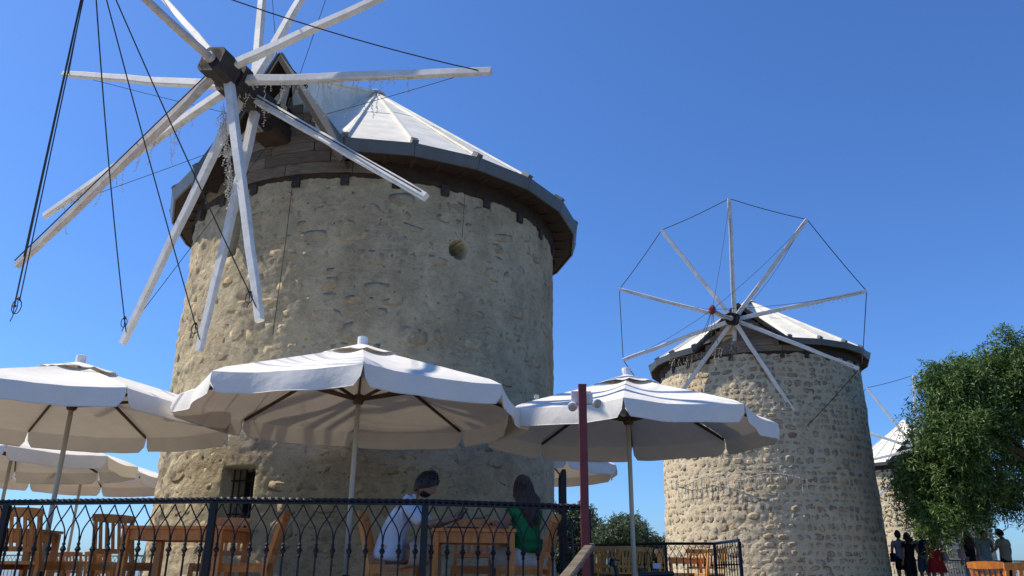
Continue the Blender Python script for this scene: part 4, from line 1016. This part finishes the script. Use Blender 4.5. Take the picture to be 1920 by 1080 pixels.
person('man in a khaki shirt at the right, bending his head under the tree', (PX(1897, Yp - .8), Yp - .8, 0), radians(25), S_(head=(0, .05, 1.59), elL=(-.26, .06, 1.16), wrL=(-.14, .26, 1.12), palmL=(-.08, .3, 1.13)), [('shirt', 'khaki', 'top', dict(sleeve=.7, g=.035, hem=-.06)), ('trousers', 'black_', 'legs', dict(len=.92, wide=1.2))], 'skin_tan', 'hair', 'short', PGp, 1.02, headdir=((0, .9, -.45), (0, .45, .9)))

# seated man, facing right (+X), leaning over his phone
J = dict(fat=1, pelvis=(0, 0, .56), waist=(.02, 0, .72), chest=(.10, 0, .90), neck0=(.19, 0, 1.05), neck1=(.245, 0, 1.10), head=(.32, 0, 1.165),
         hipL=(.03, .09, .52), kneeL=(.44, .12, .54), ankleL=(.42, .12, .09), toeL=(.55, .13, .04), hipR=(.03, -.09, .52), kneeR=(.44, -.13, .54), ankleR=(.36, -.12, .09), toeR=(.49, -.13, .04),
         shL=(.15, .18, 1.0), elL=(.36, .22, .79), wrL=(.56, .10, .85), palmL=(.63, .06, .87), shR=(.14, -.18, 1.0), elR=(.34, -.24, .78), wrR=(.56, -.10, .84), palmR=(.63, -.05, .87), pnL=(.2, -.8, .5), pnR=(.2, .8, .5), curlL=.9, curlR=.9)
manY = 8.0
man = person('man in a light blue shirt sitting at the table, bent over his phone', (X(733, manY), manY, .05), 0, J, [('shirt', 'lightblue', 'top', dict(sleeve=.95, g=.032, hem=-.03)), ('shorts', 'beige', 'legs', dict(len=.48, g=.035, wide=1.1))], 'skin_tan', 'hair', 'short', 'people sitting at the table', 1.02,
             headdir=((.86, 0, -.50), (.5, 0, .86)))
m_ = MB(); m_.tube([V(J['neck1']) + V((-.045 + .03 * (1 - abs(cos(t))), .058 * sin(t), -.035 + .03 * cos(t))) for t in [2 * pi * i / 14 for i in range(15)]], .016, 6); m_.build('collar', MAT['lightblue'], man)
hd_ = head_verts((0, 0, 0), 1.02, (0, 1, 0), (0, 0, 1)); fw = V((.86, 0, -.5)).normalized(); up = V((.5, 0, .86)); up = (up - fw * up.dot(fw)).normalized(); M_ = Matrix((fw.cross(up), fw, up)).transposed()
# local axes are (right, forward, up): keep the jaw and cheeks below the nose, leave the lips free
keep = [f for f in hd_.f if len(f) == 4 and max(f) < 24 * 19 and all(V(hd_.v[i]).z < -.045 and V(hd_.v[i]).y > -.01 for i in f)]
m_ = MB(); m_.add([tuple(V(J['head']) * 1.02 + M_ @ (V(v) * 1.04)) for v in hd_.v], keep)
m_.build('beard', MAT['hair'], man)
ph_ = thing('mobile_phone', "dark phone held in the seated man's hands above the table", 'phone', (X(733, manY) + .70, manY, .965), 0)
m_ = MB(); m_.beam((-.03, 0, -.05), (.035, 0, .055), .075, .009, ch=.003, up=(1, 0, -.6)); pb = m_.build('phone_body', MAT['black'], ph_)
m_ = MB(); m_.beam((-.033, 0, -.036), (.022, 0, .050), .064, .002, up=(1, 0, -.6)); m_.build('screen', MAT['lens'], pb)
# dark bag / folded menu on the table
mn = thing('menu_book', 'dark closed menu lying on the table in front of the man', 'menu', (X(893, 8.05) - .12, 8.0, FLR + .772), .2)
m_ = MB(); m_.box((0, 0, .008), (.30, .20, .015)); m_.build('cover', MAT['rib'], mn)
m_ = MB(); m_.box((0.004, 0, .0205), (.29, .19, .006)); m_.build('page_block', MAT['black'], mn)
# seated woman with her back to the camera
J = dict(pelvis=(0, 0, .54), waist=(.0, .02, .72), chest=(0, .05, .92), neck0=(0, .06, 1.07), neck1=(0, .07, 1.13), head=(0, .09, 1.20),
         hipL=(-.09, .02, .52), kneeL=(-.12, .42, .54), ankleL=(-.12, .42, .09), toeL=(-.13, .54, .04), hipR=(.09, .02, .52), kneeR=(.12, .42, .54), ankleR=(.12, .42, .09), toeR=(.13, .54, .04),
         shL=(-.17, .05, 1.01), elL=(-.22, .12, .78), wrL=(-.14, .34, .86), palmL=(-.12, .41, .87), shR=(.17, .05, 1.01), elR=(.21, .13, .78), wrR=(.13, .34, .86), palmR=(.11, .41, .87), pnL=(0, .3, -1), pnR=(0, .3, -1))
wy = 8.3
wo = person('woman with long brown hair, green top and white skirt sitting with her back to us', (X(995, wy), wy, .05), radians(38), J, [('top', 'green', 'top', dict(sleeve=.5, g=.022, hem=.09)), ('skirt', 'whitecl', 'legs', dict(len=.45, g=.05, wide=1.3))], 'skin_tan', 'hair_brown', .44, 'people sitting at the table', 1.0)
m_ = MB()
for i in range(40):
    a = 2 * pi * i / 40; m_.beam(V((.165 * cos(a), .02 + .135 * sin(a), .70)), V((.17 * cos(a), .02 + .14 * sin(a), .655)), .022, .012, .006, .006)
m_.build('fringe', MAT['green'], wo)

# ------------------------------------------------------------ trees
def leaf_cloud(rng, centers, n, strand, leaf, droop, spray=12, sprad=.10):
    """strands that hang from points in the crown and carry small leaves"""
    vs = []; fs = []; k = 0
    base = None
    for _ in range(n):
        if base is None or _ % spray == 0:
            c, r = centers[rng.integers(len(centers))]
            d = rng.normal(size=3); d /= np.linalg.norm(d); rr_ = rng.uniform(.5, 1.03) ** .5 if rng.random() < .8 else rng.uniform(.2, 1)
            base = np.array(c) + d * rr_ * np.array(r); sl_ = rng.uniform(.5, 1.5)
        p = base + rng.normal(size=3) * sprad; out = d.copy() + rng.normal(size=3) * .25; out[2] *= .3; ln = strand * sl_ * rng.uniform(.6, 1.2)
        m = max(3, int(ln / leaf[2])); dirv = out * .5 + np.array([0, 0, .25]) + rng.normal(size=3) * .25
        for i in range(m):
            dirv = dirv + np.array([0, 0, -droop]) ; dirv /= max(1, np.linalg.norm(dirv)); p = p + dirv * leaf[2]
            for s in range(2):
                a = rng.normal(size=3); a /= np.linalg.norm(a); ax = dirv * .3 + a * .9 + np.array([0, 0, -.35]); ax /= np.linalg.norm(ax); b = np.cross(ax, rng.normal(size=3)); b /= np.linalg.norm(b)
                L_ = leaf[0] * rng.uniform(.6, 1.3); w = leaf[1]
                vs += [p, p + ax * L_ * .5 + b * w, p + ax * L_, p + ax * L_ * .5 - b * w]; fs.append((k, k + 1, k + 2, k + 3)); k += 4
    return np.array(vs), fs
def tree(name, label, group, loc, lobes, n, strand, leaf, droop, mat, trunk, seed, limbs=6):
    rng = np.random.default_rng(seed); r_ = random.Random(seed)
    root = thing(name, label, 'tree', loc, 0, group)
    vs, fs = leaf_cloud(rng, lobes, n, strand, leaf, droop)
    me = bpy.data.meshes.new('crown'); me.vertices.add(len(vs)); me.vertices.foreach_set('co', vs.ravel())
    me.loops.add(len(fs) * 4); me.polygons.add(len(fs)); me.loops.foreach_set('vertex_index', np.arange(len(fs) * 4)); me.polygons.foreach_set('loop_start', np.arange(len(fs)) * 4)
    me.polygons.foreach_set('loop_total', np.full(len(fs), 4)); me.update(); me.validate(); me.materials.append(mat)
    link('crown', me, root)
    m_ = MB(); h, r0 = trunk; pts = [V((0, 0, -.3))]
    for i in range(1, 7): pts.append(V((.18 * sin(i * 1.3 + seed), .15 * cos(i * 1.7), h * i / 6)))
    m_.tube(pts, [r0 * (1.25 - .1 * i) for i in range(7)], 12); tr = m_.build('trunk', MAT['bark'], root, smooth=True)
    for c, r in lobes[:limbs * 2]:
        q = V(c); s_ = pts[r_.choice((3, 4, 5, 6))]; m_ = MB(); m_.tube(bez(s_, s_.lerp(q, .3) + V((0, 0, .5)), s_.lerp(q, .7) + V((0, 0, .4)), q, 8), [r0 * .5 * (1 - .1 * i) for i in range(9)], 7); m_.build('limb', MAT['bark'], tr, smooth=True)
    return root
rg = random.Random(5); lob = []
for c, r in (((-2.4, 0, 3.9), (1.4, 1.6, 1.5)), ((-1.0, -.6, 5.2), (1.7, 1.8, 1.3)), ((.9, 0, 5.7), (1.6, 1.8, .95)), ((.2, -1.1, 4.1), (1.9, 1.5, 1.5)), ((2.6, -.5, 5.0), (2.0, 1.9, 1.6)), ((3.6, 0, 3.6), (1.8, 1.8, 1.6)),
             ((-1.6, -.6, 2.9), (1.3, 1.3, 1.1)), ((.6, -1.3, 2.9), (1.5, 1.2, 1.0)), ((2.3, -1.6, 3.3), (1.4, 1.2, 1.3)), ((0, 1.8, 4.6), (2.2, 1.6, 1.7)), ((-2.1, -.3, 4.9), (1.0, 1.1, .9)), ((5.0, .5, 4.6), (1.8, 1.8, 1.8)), ((2.2, .3, 5.6), (1.5, 1.6, 1.1)), ((4.2, -1, 2.6), (1.5, 1.2, 1.2)), ((-3.0, .2, 3.0), (1.0, 1.1, .9)), ((-3.1, 0, 4.2), (.9, 1, .9)), ((-2.7, 0, 5.2), (1.0, 1.1, .9)), ((-2.1, .2, 5.6), (.9, 1.0, .7)), ((-1.7, 0, 5.7), (1.1, 1.2, .8)), ((-3.2, 0, 3.4), (.8, 1, .9)), ((-.4, 0, 5.75), (1.1, 1.2, .7)), ((-3.3, .3, 2.3), (.8, .9, .6)), ((1.4, -1.5, 4.9), (1.5, 1.2, 1.2))):
    lob.append((c, r))
    for _ in range(3):
        u = V((rg.gauss(0, 1), rg.gauss(0, 1), rg.gauss(0, .8))).normalized(); lob.append((tuple(c[i] + u[i] * r[i] * .85 for i in range(3)), tuple(x * rg.uniform(.28, .45) for x in r)))
tree('pepper_tree', 'big drooping pepper tree with dense green crown at the right edge', None, (15.1, 22.2, 0), lob, 24000, .62, (.15, .016, .09), .2, MAT['leaf'], (3.2, .28), 3, 6)
GT = 'bushy trees beyond the terrace'
bg_ = [(4.3, 48, 3.9, 2.3, 'grey-green bushy tree seen left of the right parasol pole'), (7.2, 50, 3.25, 2.2, 'grey-green bushy tree just right of the right parasol pole'), (9.6, 51, 2.75, 1.8, 'low bushy tree touching the left foot of the tan windmill'), (2.3, 47, 2.5, 1.9, 'low green tree behind the iron gate'), (6.0, 58, 3.0, 2.4, 'bushy tree furthest back between the others'), (5.7, 45, 2.9, 1.7, 'bush behind the right parasol pole, lower than its neighbours'), (0.2, 52, 2.2, 2.2, 'bush half hidden behind the near windmill')]
for i, (x, y, zt, r, lb) in enumerate(bg_):
    lo = []
    rg2 = random.Random(i)
    for _ in range(13):
        a = rg2.uniform(0, 2 * pi); q = rg2.uniform(0, .8); zz = rg2.uniform(.1, 1); lo.append(((r * q * cos(a) * (1.1 - .4 * zz), r * q * sin(a), (zt + 1.15) * (.25 + .66 * zz)), (r * .38, r * .38, r * .30)))
    tree('bushy_tree', lb, GT, (x, y, -.9), lo, 3200, .5, (.16, .03, .09), .02, MAT['leaf2'], (2.2, .16), 20 + i, 4)
